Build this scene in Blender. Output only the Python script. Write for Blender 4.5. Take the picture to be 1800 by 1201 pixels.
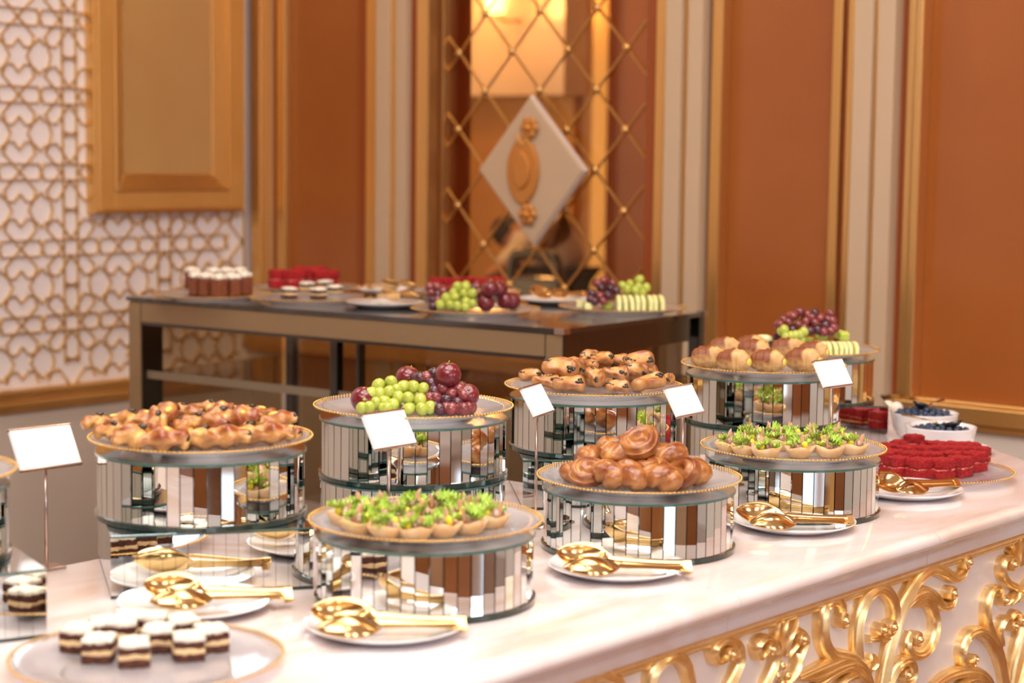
import bpy, math, random
from math import sin, cos, pi, radians as R, sqrt, atan2, exp
from mathutils import Vector as V, Matrix as M, noise
random.seed(7)
S = bpy.context.scene
for o in list(bpy.data.objects): bpy.data.objects.remove(o)
C = S.collection

# ---------------------------------------------------------------- camera
FPX = 3300.0; PITCH = math.atan(329.7/FPX); ROLL = 0.012
CAMZ = 1.54
cam = bpy.data.cameras.new('camera'); cam.lens = FPX/1800*36; cam.sensor_width = 36
cam.dof.use_dof = True; cam.dof.focus_distance = 3.35; cam.dof.aperture_fstop = 3.3; cam.clip_start = .05
co = bpy.data.objects.new('camera', cam); C.objects.link(co); S.camera = co
CM = M.Translation((0, 0, CAMZ)) @ M.Rotation(pi/2-PITCH, 4, 'X') @ M.Rotation(ROLL, 4, 'Z')
co.matrix_world = CM
# ---------------------------------------------------------------- light
S.view_settings.view_transform = 'Standard'; S.view_settings.look = 'None'
S.view_settings.gamma = 1; S.view_settings.use_curve_mapping = False
S.view_settings.exposure = -0.06
w = bpy.data.worlds.new('world'); S.world = w; w.use_nodes = True
w.node_tree.nodes['Background'].inputs[0].default_value = (.75, .86, 1, 1)
w.node_tree.nodes['Background'].inputs[1].default_value = 3.0

def area(name, loc, size, power, col, rot=(0, 0, 0)):
    l = bpy.data.lights.new(name, 'AREA'); l.shape = 'RECTANGLE'; l.size, l.size_y = size
    l.energy = power; l.color = col
    o = bpy.data.objects.new(name, l); C.objects.link(o); o.location = loc; o.rotation_euler = rot
    return o
PHI = R(40)
A = V((sin(PHI), cos(PHI), 0)); B = V((cos(PHI), -sin(PHI), 0)); C0 = V((-.972, 7.0, 0))
def RM(a, b, z=0.0):            # room coordinates: a out from the back wall into the room, b along it from the left wall
    return C0 - A*a + B*b + V((0, 0, z))
CEIL = 3.7
area('overhead_light', RM(2.7, 3.9, CEIL-.06), (2.2, 2.2), 84, (1, .95, .89), (0, 0, -PHI))
area('overhead_light', RM(6.0, 5.6, CEIL-.06), (2.6, 2.6), 150, (1, .97, .93), (0, 0, -PHI))  # unseen fill added to brighten the counter front
area('overhead_light', RM(3.0, 1.1, CEIL-.06), (1.4, 1.4), 26, (1, .93, .86), (0, 0, -PHI))
for a_ in (1.5, 4.6, 7.1): area('window_daylight', RM(a_, 10.1, 1.95), (1.9, .8), 42, (.95, .97, 1), (0, R(90), -PHI))
for a_, b_ in ((.75, 1.5), (.75, 5.2), (3.4, 3.3), (4.6, 5.0), (2.6, 4.8), (5.6, 4.0), (3.9, 6.0), (5.2, 2.9)):
    l = bpy.data.lights.new('downlight_bulb', 'POINT'); l.shadow_soft_size = .05
    l.energy = 16 if a_ > 1 else 22; l.color = (1, .78, .5) if a_ < 1 else (1, .9, .76)
    o = bpy.data.objects.new('downlight_bulb', l); C.objects.link(o); o.location = RM(a_, b_, CEIL-.12)

# ---------------------------------------------------------------- helpers
CAMP = V((0, 0, CAMZ)); R3 = CM.to_3x3()
def ray(px, py):
    return (R3 @ V(((px-900)/FPX, -(py-600.5)/FPX, -1))).normalized()
def at(px, py, z):              # point of the horizontal plane z seen at that place of the photograph
    d = ray(px, py); t = (z-CAMZ)/d.z
    return CAMP + d*t
def onp(px, py, p, n):
    d = ray(px, py); return CAMP + d*((p-CAMP).dot(n)/d.dot(n))

def tag(o, label=None, cat=None, group=None, kind=None):
    if label: o['label'] = label
    if cat: o['category'] = cat
    if group: o['group'] = group
    if kind: o['kind'] = kind
    return o
def empty(name, loc=(0, 0, 0), rz=0, parent=None):
    o = bpy.data.objects.new(name, None); C.objects.link(o); o.location = loc
    o.rotation_euler = (0, 0, rz); o.empty_display_size = .02
    if parent: o.parent = parent
    return o
def link(name, me, parent=None, mx=None):
    o = bpy.data.objects.new(name, me); C.objects.link(o)
    if parent: o.parent = parent
    if mx is not None: o.matrix_basis = mx
    return o
def copy_tree(o, parent=None):
    c = o.copy(); C.objects.link(c); c.parent = parent
    for ch in list(o.children): copy_tree(ch, c)
    return c

class MB:
    def __init__(s): s.v = []; s.f = []; s.a = []
    def add(s, vs, fs, mx=None, at_=None):
        n = len(s.v)
        for p in vs: s.v.append(tuple(mx @ V(p)) if mx is not None else tuple(p))
        s.f += [tuple(i+n for i in f) for f in fs]
        s.a += at_ if at_ else [0.0]*len(vs)
        return s
    def box(s, lo, hi, mx=None):
        x0, y0, z0 = lo; x1, y1, z1 = hi
        vs = [(x0,y0,z0),(x1,y0,z0),(x1,y1,z0),(x0,y1,z0),(x0,y0,z1),(x1,y0,z1),(x1,y1,z1),(x0,y1,z1)]
        return s.add(vs, [(0,3,2,1),(4,5,6,7),(0,1,5,4),(1,2,6,5),(2,3,7,6),(3,0,4,7)], mx)
    def lathe(s, prof, n=48, mx=None, closed=False):
        vs = []; fs = []
        for r, z in prof:
            for i in range(n):
                t = 2*pi*i/n; vs.append((r*cos(t), r*sin(t), z))
        m = len(prof)
        for j in range(m if closed else m-1):
            k = (j+1) % m
            for i in range(n):
                i2 = (i+1) % n
                fs.append((j*n+i, j*n+i2, k*n+i2, k*n+i))
        if not closed:
            if prof[0][0] > 1e-5: fs.append(tuple(reversed(range(n))))
            if prof[-1][0] > 1e-5: fs.append(tuple((m-1)*n+i for i in range(n)))
        return s.add(vs, fs, mx)
    def tube(s, pts, rad, n=8, sq=None):   # round tube along points, rad number or list
        pts = [V(p) for p in pts]; vs = []; fs = []; up0 = None
        for i, p in enumerate(pts):
            t = (pts[min(i+1, len(pts)-1)] - pts[max(i-1, 0)]).normalized()
            if up0 is None: up0 = V((0, 0, 1)) if abs(t.z) < .9 else V((1, 0, 0))
            u = (up0 - t*up0.dot(t)).normalized(); up0 = u; b = t.cross(u)
            r = rad[i] if isinstance(rad, (list, tuple)) else rad
            for k in range(n):
                a = 2*pi*k/n; vs.append(p + (u*cos(a)*(sq or 1) + b*sin(a))*r)
        m = len(pts)
        for i in range(m-1):
            for k in range(n):
                k2 = (k+1) % n; fs.append((i*n+k, i*n+k2, (i+1)*n+k2, (i+1)*n+k))
        fs.append(tuple(reversed(range(n)))); fs.append(tuple((m-1)*n+k for k in range(n)))
        return s.add(vs, fs)
    def ball(s, c, r, n=12, m=8, sc=(1, 1, 1)):
        vs = [(0, 0, 1)]; fs = []
        for j in range(1, m):
            for i in range(n):
                a = pi*j/m; t = 2*pi*i/n; vs.append((sin(a)*cos(t), sin(a)*sin(t), cos(a)))
        vs.append((0, 0, -1))
        for i in range(n):
            i2 = (i+1) % n; fs.append((0, 1+i, 1+i2))
            for j in range(m-2): fs.append((1+j*n+i, 1+(j+1)*n+i, 1+(j+1)*n+i2, 1+j*n+i2))
            fs.append((len(vs)-1, 1+(m-2)*n+i2, 1+(m-2)*n+i))
        return s.add([(c[0]+p[0]*r*sc[0], c[1]+p[1]*r*sc[1], c[2]+p[2]*r*sc[2]) for p in vs], fs)
    def mesh(s, name, mat, smooth=False, attr=False):
        me = bpy.data.meshes.new(name); me.from_pydata(s.v, [], s.f)
        me.materials.append(mat)
        if smooth: me.polygons.foreach_set('use_smooth', [True]*len(me.polygons))
        if attr:
            at_ = me.attributes.new('brown', 'FLOAT', 'POINT'); at_.data.foreach_set('value', s.a)
        me.update(); return me
    def build(s, name, mat, parent=None, smooth=False, mx=None, attr=False):
        return link(name, s.mesh(name, mat, smooth, attr), parent, mx)
def sharp(o, ang=35):
    o.data.polygons.foreach_set('use_smooth', [True]*len(o.data.polygons))
    try: o.data.set_sharp_from_angle(angle=R(ang))
    except Exception: pass
    return o
def bev(o, wd, seg=2):
    m = o.modifiers.new('bevel', 'BEVEL'); m.width = wd; m.segments = seg; m.limit_method = 'ANGLE'; m.angle_limit = R(40)
    return o
def cat_rom(P, k=6):
    P = [V(p) for p in P]; out = []
    for i in range(len(P)-1):
        p0 = P[max(i-1, 0)]; p1 = P[i]; p2 = P[i+1]; p3 = P[min(i+2, len(P)-1)]
        for j in range(k):
            t = j/k
            out.append(.5*((2*p1)+(p2-p0)*t+(2*p0-5*p1+4*p2-p3)*t*t+(3*p1-p0-3*p2+p3)*t**3))
    out.append(P[-1]); return out

# ---------------------------------------------------------------- materials
def srgb(r, g, b):
    f = lambda c: (c/255/12.92) if c <= 10 else ((c/255+.055)/1.055)**2.4
    return (f(r), f(g), f(b), 1)
def mat(name, col, rough=.5, metal=0, coat=0, spec=.5, trans=0, sss=0, alt=None, scale=20, bump=0, bscale=60, attr=None, detail=4, contrast=(.35, .65), stretch=None, emit=0, bdist=.002):
    m = bpy.data.materials.new(name); m.use_nodes = True; nt = m.node_tree; N = nt.nodes; L = nt.links
    b = N['Principled BSDF']; b.inputs['Base Color'].default_value = col
    b.inputs['Roughness'].default_value = rough; b.inputs['Metallic'].default_value = metal
    b.inputs['Coat Weight'].default_value = coat; b.inputs['Coat Roughness'].default_value = .12
    b.inputs['Specular IOR Level'].default_value = spec; b.inputs['Transmission Weight'].default_value = trans
    if sss:
        b.inputs['Subsurface Weight'].default_value = sss; b.inputs['Subsurface Radius'].default_value = (.01, .006, .003)
        b.inputs['Subsurface Scale'].default_value = .6
    if emit:
        b.inputs['Emission Color'].default_value = col; b.inputs['Emission Strength'].default_value = emit
    tc = N.new('ShaderNodeTexCoord'); src = tc.outputs['Object']
    if stretch:
        mp = N.new('ShaderNodeMapping'); L.new(src, mp.inputs[0]); mp.inputs['Scale'].default_value = stretch; src = mp.outputs[0]
    if alt:
        n = N.new('ShaderNodeTexNoise'); n.inputs['Scale'].default_value = scale; n.inputs['Detail'].default_value = detail
        L.new(src, n.inputs['Vector'])
        mr = N.new('ShaderNodeMapRange'); mr.inputs[1].default_value, mr.inputs[2].default_value = contrast
        L.new(n.outputs[0], mr.inputs[0]); fac = mr.outputs[0]
        if attr:
            at_ = N.new('ShaderNodeAttribute'); at_.attribute_name = attr
            ad = N.new('ShaderNodeMath'); ad.operation = 'MULTIPLY_ADD'; ad.use_clamp = True
            L.new(fac, ad.inputs[0]); ad.inputs[1].default_value = .45; L.new(at_.outputs['Fac'], ad.inputs[2]); fac = ad.outputs[0]
        mx = N.new('ShaderNodeMix'); mx.data_type = 'RGBA'
        L.new(fac, mx.inputs[0]); mx.inputs[6].default_value = col; mx.inputs[7].default_value = alt
        L.new(mx.outputs[2], b.inputs['Base Color'])
    if bump:
        n2 = N.new('ShaderNodeTexNoise'); n2.inputs['Scale'].default_value = bscale; n2.inputs['Detail'].default_value = 5
        L.new(src, n2.inputs['Vector'])
        bp = N.new('ShaderNodeBump'); bp.inputs['Strength'].default_value = bump; bp.inputs['Distance'].default_value = bdist
        L.new(n2.outputs[0], bp.inputs['Height']); L.new(bp.outputs[0], b.inputs['Normal'])
    return m
def thin_glass(name, tint, milk=0.0, rough=.03, ior=1.5, milkcol=(.9, .88, .88, 1), gloss=1.0):
    m = bpy.data.materials.new(name); m.use_nodes = True; nt = m.node_tree; N = nt.nodes; L = nt.links
    N.remove(N['Principled BSDF']); out = N['Material Output']
    tr = N.new('ShaderNodeBsdfTransparent'); tr.inputs[0].default_value = tint
    gl = N.new('ShaderNodeBsdfGlossy'); gl.inputs['Roughness'].default_value = rough; gl.inputs[0].default_value = (gloss, gloss, gloss, 1)
    fr = N.new('ShaderNodeFresnel'); ge = N.new('ShaderNodeNewGeometry'); io = N.new('ShaderNodeMix'); io.inputs[2].default_value = ior; io.inputs[3].default_value = 1/ior
    L.new(ge.outputs['Backfacing'], io.inputs[0]); L.new(io.outputs[0], fr.inputs[0])
    df = N.new('ShaderNodeBsdfDiffuse'); df.inputs[0].default_value = milkcol
    tl = N.new('ShaderNodeBsdfTranslucent'); tl.inputs[0].default_value = milkcol
    m0 = N.new('ShaderNodeMixShader'); m0.inputs[0].default_value = .45; L.new(df.outputs[0], m0.inputs[1]); L.new(tl.outputs[0], m0.inputs[2])
    m1 = N.new('ShaderNodeMixShader'); m1.inputs[0].default_value = milk
    L.new(tr.outputs[0], m1.inputs[1]); L.new(m0.outputs[0], m1.inputs[2])
    m2 = N.new('ShaderNodeMixShader'); L.new(fr.outputs[0], m2.inputs[0])
    L.new(m1.outputs[0], m2.inputs[1]); L.new(gl.outputs[0], m2.inputs[2]); L.new(m2.outputs[0], out.inputs[0])
    return m
GOLD = mat('gold_leaf', (1.0, .78, .44, 1), .32, .88, alt=(.92, .64, .28, 1), scale=45, bump=.25, bscale=120, bdist=.001)
GOLDM = mat('gold_moulding', (.82, .51, .20, 1), .30, .85, alt=(.74, .43, .14, 1), scale=6, stretch=(1, 1, .05))
GOLDW = mat('satin_gold_panel', (.70, .37, .11, 1), .38, .35, alt=(.66, .33, .09, 1), scale=3)
BARM = mat('aged_gold_bar', (.62, .34, .11, 1), .35, .8)
ORNA = mat('amber_gold_ornament', (.62, .26, .06, 1), .4, .4)
GOLDF = mat('matt_gold_field', (.60, .36, .14, 1), .32, .2, coat=.3, alt=(.56, .32, .12, 1), scale=2)
GOLDL = mat('lattice_gold', (.80, .52, .20, 1), .32, .7)
GOLDT = mat('polished_gold', (.78, .53, .24, 1), .16, 1)
GOLDR = mat('gilt_rim', (.82, .50, .15, 1), .2, 1)
CREAM = mat('cream_lacquer', srgb(242, 230, 226), .25, coat=.4, alt=srgb(232, 214, 204), scale=2)
WHITEW = mat('white_lacquer_wall', srgb(246, 238, 242), .22, coat=.5)
WAINS = mat('grey_wainscot', srgb(216, 204, 194), .3, coat=.3, alt=srgb(208, 195, 184), scale=1.2)
STRIPE = mat('cream_stripe', srgb(200, 174, 146), .3, coat=.2)
BROWN = mat('brown_leather_panel', (.37, .110, .020, 1), .33, coat=.25, alt=(.33, .092, .016, 1), scale=1.5, bump=.05, bscale=300)
RUST = mat('rust_recess', (.30, .062, .010, 1), .4)
TANP = mat('tan_silk', (.58, .33, .14, 1), .45, .3)
MIRR = mat('mirror_glass', (.86, .89, .87, 1), .015, 1)
MIRT = mat('mirror_top', (.72, .76, .77, 1), .10, 1)
BRONZM = mat('bronze_mirror', (.30, .20, .105, 1), .22, .3, coat=.3)
DARKG = mat('green_glass_edge', (.010, .030, .026, 1), .08, coat=1)
EDGE = mat('glass_edge', (.05, .13, .11, 1), .12, coat=1)
EDGEL = mat('pale_shelf_edge', srgb(126, 112, 92), .2, coat=.5)
BLACK = mat('black_gloss', (.006, .005, .004, 1), .12, coat=1)
TABTOP = mat('black_glass_top', (.012, .012, .011, 1), .04, coat=1, spec=.8)
GLASS = thin_glass('charger_glass', (.97, .97, .98, 1), .42, .14, 1.30, milkcol=(.74, .72, .75, 1), gloss=.9)
SMOKE = thin_glass('smoked_glass', (.66, .58, .46, 1), .03, .02, 1.5)
AMBER = thin_glass('bronze_tinted_glass', (.76, .43, .19, 1), .05, .10, 1.45, milkcol=(.55, .28, .10, 1), gloss=.8)
PORC = mat('white_porcelain', srgb(244, 240, 242), .08, coat=.6)
CARD = mat('white_card', srgb(252, 250, 252), .6)
CLIP = mat('rose_steel', (.55, .43, .38, 1), .22, 1)
ACR = mat('clear_card_sleeve', srgb(240, 240, 244), .08, coat=1)
FLOOR = mat('floor_marble', srgb(132, 84, 50), .06, coat=.8, alt=srgb(112, 68, 38), scale=2)
CEILM = mat('ceiling_paint', srgb(238, 228, 214), .6)
PALE = (.78, .45, .15, 1)
DOUGH = mat('golden_pastry', (.72, .38, .12, 1), .34, coat=.3, alt=(.26, .060, .012, 1), scale=38, attr='brown', sss=.02, bump=.35, bscale=110, contrast=(.38, .62))
DOUGH2 = mat('caramel_pastry', (.66, .30, .080, 1), .3, coat=.35, alt=(.22, .045, .009, 1), scale=35, attr='brown', sss=.02, bump=.3, bscale=110, contrast=(.38, .62))
DOUGH3 = mat('blistered_pastry', (.84, .47, .15, 1), .32, coat=.3, alt=(.26, .045, .009, 1), scale=42, attr='brown', sss=.0, bump=.8, bscale=90, contrast=(.38, .60))
CROIS = mat('croissant_crust', (.80, .50, .20, 1), .5, alt=(.22, .055, .012, 1), scale=70, attr='brown', sss=.03, bump=.25, bscale=160, contrast=(.35, .7))
CUST = mat('custard', (.84, .62, .10, 1), .35, coat=.4)
CHIP = mat('chocolate_chip', (.015, .007, .006, 1), .25, coat=.5)
SHELL = mat('pale_tart_shell', (.83, .58, .34, 1), .5, alt=(.70, .40, .16, 1), scale=40, sss=.1, bump=.25, bscale=120)
FILL = mat('meat_salad', (.52, .33, .26, 1), .45, alt=(.72, .58, .50, 1), scale=160, bump=1, bscale=220, coat=.2)
LETT = mat('frilly_lettuce', (.30, .50, .03, 1), .4, alt=(.60, .76, .16, 1), scale=60, spec=.4, sss=.15, coat=.2)
HAM = mat('ham_strip', (.74, .33, .22, 1), .4, alt=(.80, .48, .36, 1), scale=60, coat=.3)
YELL = mat('yellow_pepper', (.80, .74, .03, 1), .3, coat=.4)
GSLI = mat('grape_slice', (.26, .12, .06, 1), .3, coat=.5, alt=(.42, .25, .14, 1), scale=120)
GREENG = mat('green_grape', (.36, .43, .035, 1), .18, coat=.5, sss=.3, alt=(.50, .55, .09, 1), scale=35)
REDG = mat('red_grape', (.13, .018, .022, 1), .2, coat=.5, alt=(.26, .045, .045, 1), scale=30, sss=.1)
DARKGR = mat('black_grape', (.035, .010, .020, 1), .25, coat=.4, alt=(.09, .02, .035, 1), scale=30)
PLUM = mat('plum_skin', (.23, .012, .018, 1), .22, coat=.5, alt=(.09, .008, .020, 1), scale=25)
STEM = mat('grape_stem', (.42, .45, .10, 1), .6)
BLUEB = mat('blueberry_skin', (.018, .030, .065, 1), .45, alt=(.09, .13, .22, 1), scale=90, contrast=(.4, .75))
MELON = mat('melon_flesh', (.82, .80, .28, 1), .35, coat=.3, alt=(.90, .88, .50, 1), scale=50, stretch=(1, 1, .2))
MELONG = mat('green_melon_flesh', (.55, .68, .07, 1), .3, coat=.4, alt=(.68, .76, .16, 1), scale=50)
CHOC = mat('chocolate_sponge', (.115, .028, .012, 1), .75, alt=(.06, .014, .007, 1), scale=180, bump=1, bscale=260)
CREAMC = mat('whipped_cream', (.92, .84, .72, 1), .5, sss=.15, bump=.5, bscale=90)
CREAML = mat('cream_layer', (.80, .56, .30, 1), .55, sss=.1)
REDV = mat('red_velvet_crumb', (.62, .012, .018, 1), .75, alt=(.34, .006, .008, 1), scale=260, bump=1.6, bscale=330, bdist=.004)
REDC = mat('pink_cream_layer', (.78, .30, .22, 1), .6, alt=(.60, .03, .03, 1), scale=160, bump=.8)
BRNC = mat('brown_sponge', (.27, .075, .025, 1), .75, alt=(.17, .04, .014, 1), scale=160, bump=.8, bscale=240)
SHIRT = mat('white_shirt', srgb(235, 225, 215), .8)
SKIN = mat('skin', srgb(205, 150, 118), .5, sss=.1)
TROU = mat('black_cloth', (.008, .007, .007, 1), .8)
HAIR = mat('dark_hair', (.015, .009, .006, 1), .5)
LAMP = mat('lamp_glow', (1, .72, .30, 1), .5, emit=14)
def marble(name):
    m = bpy.data.materials.new(name); m.use_nodes = True; nt = m.node_tree; N = nt.nodes; L = nt.links
    b = N['Principled BSDF']; b.inputs['Roughness'].default_value = .13; b.inputs['Coat Weight'].default_value = .5
    b.inputs['Coat Roughness'].default_value = .06
    tc = N.new('ShaderNodeTexCoord'); mp = N.new('ShaderNodeMapping'); mp.inputs['Rotation'].default_value = (0, 0, .9); mp.inputs['Scale'].default_value = (1, 3.2, 1)
    L.new(tc.outputs['Object'], mp.inputs[0])
    n = N.new('ShaderNodeTexNoise'); n.inputs['Scale'].default_value = 2.2; n.inputs['Detail'].default_value = 9; n.inputs['Distortion'].default_value = 1.3
    L.new(mp.outputs[0], n.inputs['Vector'])
    cr = N.new('ShaderNodeValToRGB'); e = cr.color_ramp.elements
    e[0].position = .30; e[0].color = srgb(222, 200, 190); e[1].position = .52; e[1].color = srgb(236, 225, 226)
    x = cr.color_ramp.elements.new(.44); x.color = srgb(232, 216, 212)
    x = cr.color_ramp.elements.new(.62); x.color = srgb(240, 232, 234)
    L.new(n.outputs[0], cr.inputs[0]); L.new(cr.outputs[0], b.inputs['Base Color'])
    return m
MARB = marble('veined_marble')

# ---------------------------------------------------------------- room shell
RA, RB = 10.6, 10.2             # room depth from the back wall, width from the left wall
YAW = M.Rotation(-PHI, 4, 'Z')
ROOM = M.Translation(C0) @ YAW  # local: x = along back wall, y = away (negative y is into the room)
def rbox(name, lo, hi, m, parent=None, b=0):
    o = MB().box(lo, hi).build(name, m, parent, mx=ROOM if parent is None else None)
    if b: bev(o, b)
    return o
def struct(o, label=None): o['kind'] = 'structure'; return tag(o, label)
struct(rbox('floor', (-6.3, -RA-.3, -.1), (RB+.3, 6.0, 0), FLOOR), 'polished brown marble floor of the hall')
ce = struct(rbox('ceiling', (-6.3, -RA-.3, CEIL), (RB+.3, 6.0, CEIL+.1), CEILM), 'plain cream ceiling above the hall')
for a_, b_ in ((.75, 1.5), (.75, 5.2), (3.4, 3.3), (4.6, 5.0), (2.6, 4.8), (5.6, 4.0), (3.9, 6.0), (5.2, 2.9)):
    MB().lathe([(.05, 0), (.07, 0), (.07, -.02), (.05, -.02)], 20, closed=True).build('downlight_ring', GOLDM, ce, mx=M.Translation((b_, -a_, CEIL)))
# left wall ------------------------------------------------------
wl = struct(rbox('wall_left', (-.25, -RA, 0), (0, 0, CEIL), WHITEW), 'white lacquered wall with gold star lattice and low grey wainscot')
rbox('wainscot', (0, -RA, 0), (.018, 0, .68), WAINS, wl)
_q = lambda py: onp(220, py, C0, B).z
RZ0, RZ1 = _q(701), _q(663)
rh = (RZ1-RZ0)/4
print('rail', RZ0, RZ1)
for k, (z0, z1, d) in enumerate(((RZ0, RZ0+rh, .035), (RZ0+rh, RZ0+2*rh, .055), (RZ0+2*rh, RZ0+3*rh, .040), (RZ0+3*rh, RZ1, .050))):
    rbox('rail_moulding', (0, -RA, z0), (d, 0, z1), GOLDM, wl, .004)
def px2b_left(px, py=300, off=0):      # photograph column -> local y on the left wall
    p = onp(px, py, C0+B*off, B); return (p-C0).dot(A), p.z
yl, zl = px2b_left(30, 97); yr, zr = px2b_left(30, 97+137)
Hh = abs(zl-zr)/2; y1, _ = px2b_left(30, 98); y2, _ = px2b_left(30+89, 98)
Pp = abs(y2-y1)                 # half periods
print('lattice cell', Hh, Pp, y1, zl)
SEG = [((0,.43),(.12,.22)),((.12,.22),(.256,.25)),((.256,.25),(.165,0)),((.256,.25),(.31,.52)),((.31,.52),(0,1)),
       ((.256,.25),(.33,.34)),((.33,.34),(.41,.46)),((.41,.46),(.50,.32)),((.50,.32),(.58,.30)),((.58,.30),(.635,0)),
       ((.58,.30),(.52,.51)),((.52,.51),(.82,1)),((.58,.30),(.73,.25)),((.73,.25),(1,.77)),((.86,.08),(1,0)),
       ((.86,.08),(.86,1)),((0,.79),(.37,.79)),((.37,.79),(.42,1)),((.48,.79),(.42,1)),((.48,.79),(1,.79)),((.86,0),(.86,.08))]
lat = MB(); BW = .0030
def lseg(p, q):
    (ya, za), (yb, zb) = p, q
    if max(za, zb) > 2.9 or min(za, zb) < RZ1-.02 or max(ya, yb) > -.03 or min(ya, yb) < -4.2: return
    d = V((0, yb-ya, zb-za)); L_ = d.length; d.normalize(); n = V((0, -d.z, d.y))
    c = V((0, ya, za)); e = V((0, yb, zb)); c = c - d*.002; e = e + d*.002; x0, x1 = .002, .011
    vs = [c+n*BW, c-n*BW, e-n*BW, e+n*BW]
    vs = [v+V((x0, 0, 0)) for v in vs] + [v-n*0+V((x1, 0, 0)) for v in [c+n*BW*.6, c-n*BW*.6, e-n*BW*.6, e+n*BW*.6]]
    lat.add(vs, [(4,5,6,7),(0,1,5,4),(1,2,6,5),(2,3,7,6),(3,0,4,7)])
star_y, star_z = y1, zl
for i in range(-20, 12):
    for j in range(-14, 18):
        oy = star_y + 2*Pp*i; oz = star_z + 2*Hh*j
        for sx in (1, -1):
            for sz in (1, -1):
                for (a0, b0), (a1, b1) in SEG:
                    if sx == -1 and a0 == a1 == 1: continue
                    lseg((oy+sx*a0*Pp, oz+sz*b0*Hh), (oy+sx*a1*Pp, oz+sz*b1*Hh))
lo = lat.build('gold_lattice', GOLDL, wl); tag(lo, 'interlaced gold star and hexagon lattice on white', kind='stuff')
# the framed gold panel
def LW(px, py): return px2b_left(px, py, .058)
pyl, pzb = LW(170, 377); pyr, _ = LW(433, 370)
gp = empty('gold_panel', (0, 0, 0), 0, wl); tag(gp, 'large framed satin gold panel over the lattice')
ptop = 3.3
rbox('panel_face', (.0, pyl+.1, pzb+.1), (.026, pyr-.1, 3.2), GOLDF, gp)
ptop = 3.3
def frame(x0, x1, i0, i1, m, nm='frame_moulding'):
    ya, yb, za, zb = pyl+i0, pyr-i0, pzb+i0, ptop-i0; t = i1-i0
    for lo_, hi_ in (((x0, ya, za), (x1, ya+t, zb)), ((x0, yb-t, za), (x1, yb, zb)), ((x0, ya+t, za), (x1, yb-t, za+t)), ((x0, ya+t, zb-t), (x1, yb-t, zb))):
        rbox(nm, lo_, hi_, m, gp, .003)
frame(.0, .050, .0, .008, GOLDM); frame(.0, .062, .008, .016, GOLDM); frame(.0, .058, .016, .078, GOLDW, 'frame_board'); frame(.0, .064, .078, .088, GOLDM)
frame(.0, .052, .088, .102, GOLDM); frame(.0, .044, .102, .116, GOLDM); frame(.0, .036, .116, .130, GOLDM); frame(.0, .030, .130, .138, GOLDM)
# back wall -------------------------------------------------------
def bx(px, off=0):              # photograph column -> distance along the back wall
    p = onp(px, 300, C0-A*off, A); return (p-C0).dot(B)
g0, g1 = bx(752), bx(1133)
wb = struct(rbox('wall_back', (-.25, 0, 0), (g0, .22, CEIL), BROWN), 'back wall of brown leather panels between gold and cream pilasters')
rbox('wall_side', (g1, 0, 0), (RB, .22, CEIL), BROWN, wb)
rbox('wall_base', (g0, 0, 0), (g1, .22, .60), WAINS, wb)
rbox('wall_head', (g0, 0, 3.2), (g1, .22, CEIL), CREAM, wb)
rbox('wainscot', (0, -.018, 0), (RB, 0, .81), WAINS, wb)
QZ0, QZ1 = .800, .880
for z0, z1, d in ((QZ0, QZ0+.02, .035), (QZ0+.02, QZ0+.07, .050), (QZ0+.07, QZ1, .035)):
    rbox('rail_moulding', (0, -d, z0), (RB, 0, z1), GOLDM, wb, .004)
strips = [(441,457,.055,GOLDM),(457,478,.03,TANP),(478,486,.02,RUST),(486,500,.035,GOLDM),
          (630,642,.02,RUST),(642,660,.035,GOLDM),(660,683,.055,STRIPE),(683,695,.045,GOLDM),(695,713,.055,STRIPE),(713,730,.03,RUST),(730,750,.050,GOLDM),
          (1135,1148,.045,RUST),(1148,1166,.055,GOLDM),(1166,1194,.075,STRIPE),(1194,1205,.06,GOLDM),(1205,1230,.075,STRIPE),(1230,1246,.03,RUST),(1246,1265,.050,GOLDM),
          (1457,1474,.040,GOLDM),(1474,1483,.02,RUST),(1483,1495,.055,GOLDM),(1495,1527,.075,STRIPE),(1527,1537,.06,GOLDM),(1537,1566,.075,STRIPE),(1566,1588,.03,RUST),(1588,1601,.045,GOLDM),(1601,1614,.058,GOLDM)]
for x0, x1, d, m in strips:
    a0, a1 = bx(x0, d), bx(x1, d)
    rbox('pilaster_strip', (a0, -d, QZ1), (a1, 0, CEIL), m, wb, .004 if m is not STRIPE else 0)
# same rhythm further right, outside the frame
for k in range(4):
    q = bx(1614)+1.1+k*1.75
    for x0, x1, d, m in ((0, .06, .05, GOLDM), (.06, .16, .07, STRIPE), (.16, .20, .06, GOLDM), (.20, .30, .07, STRIPE), (.30, .36, .05, GOLDM)):
        if q+x1 < RB: rbox('pilaster_strip', (q+x0, -d, .745), (q+x1, 0, CEIL), m, wb)
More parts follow.
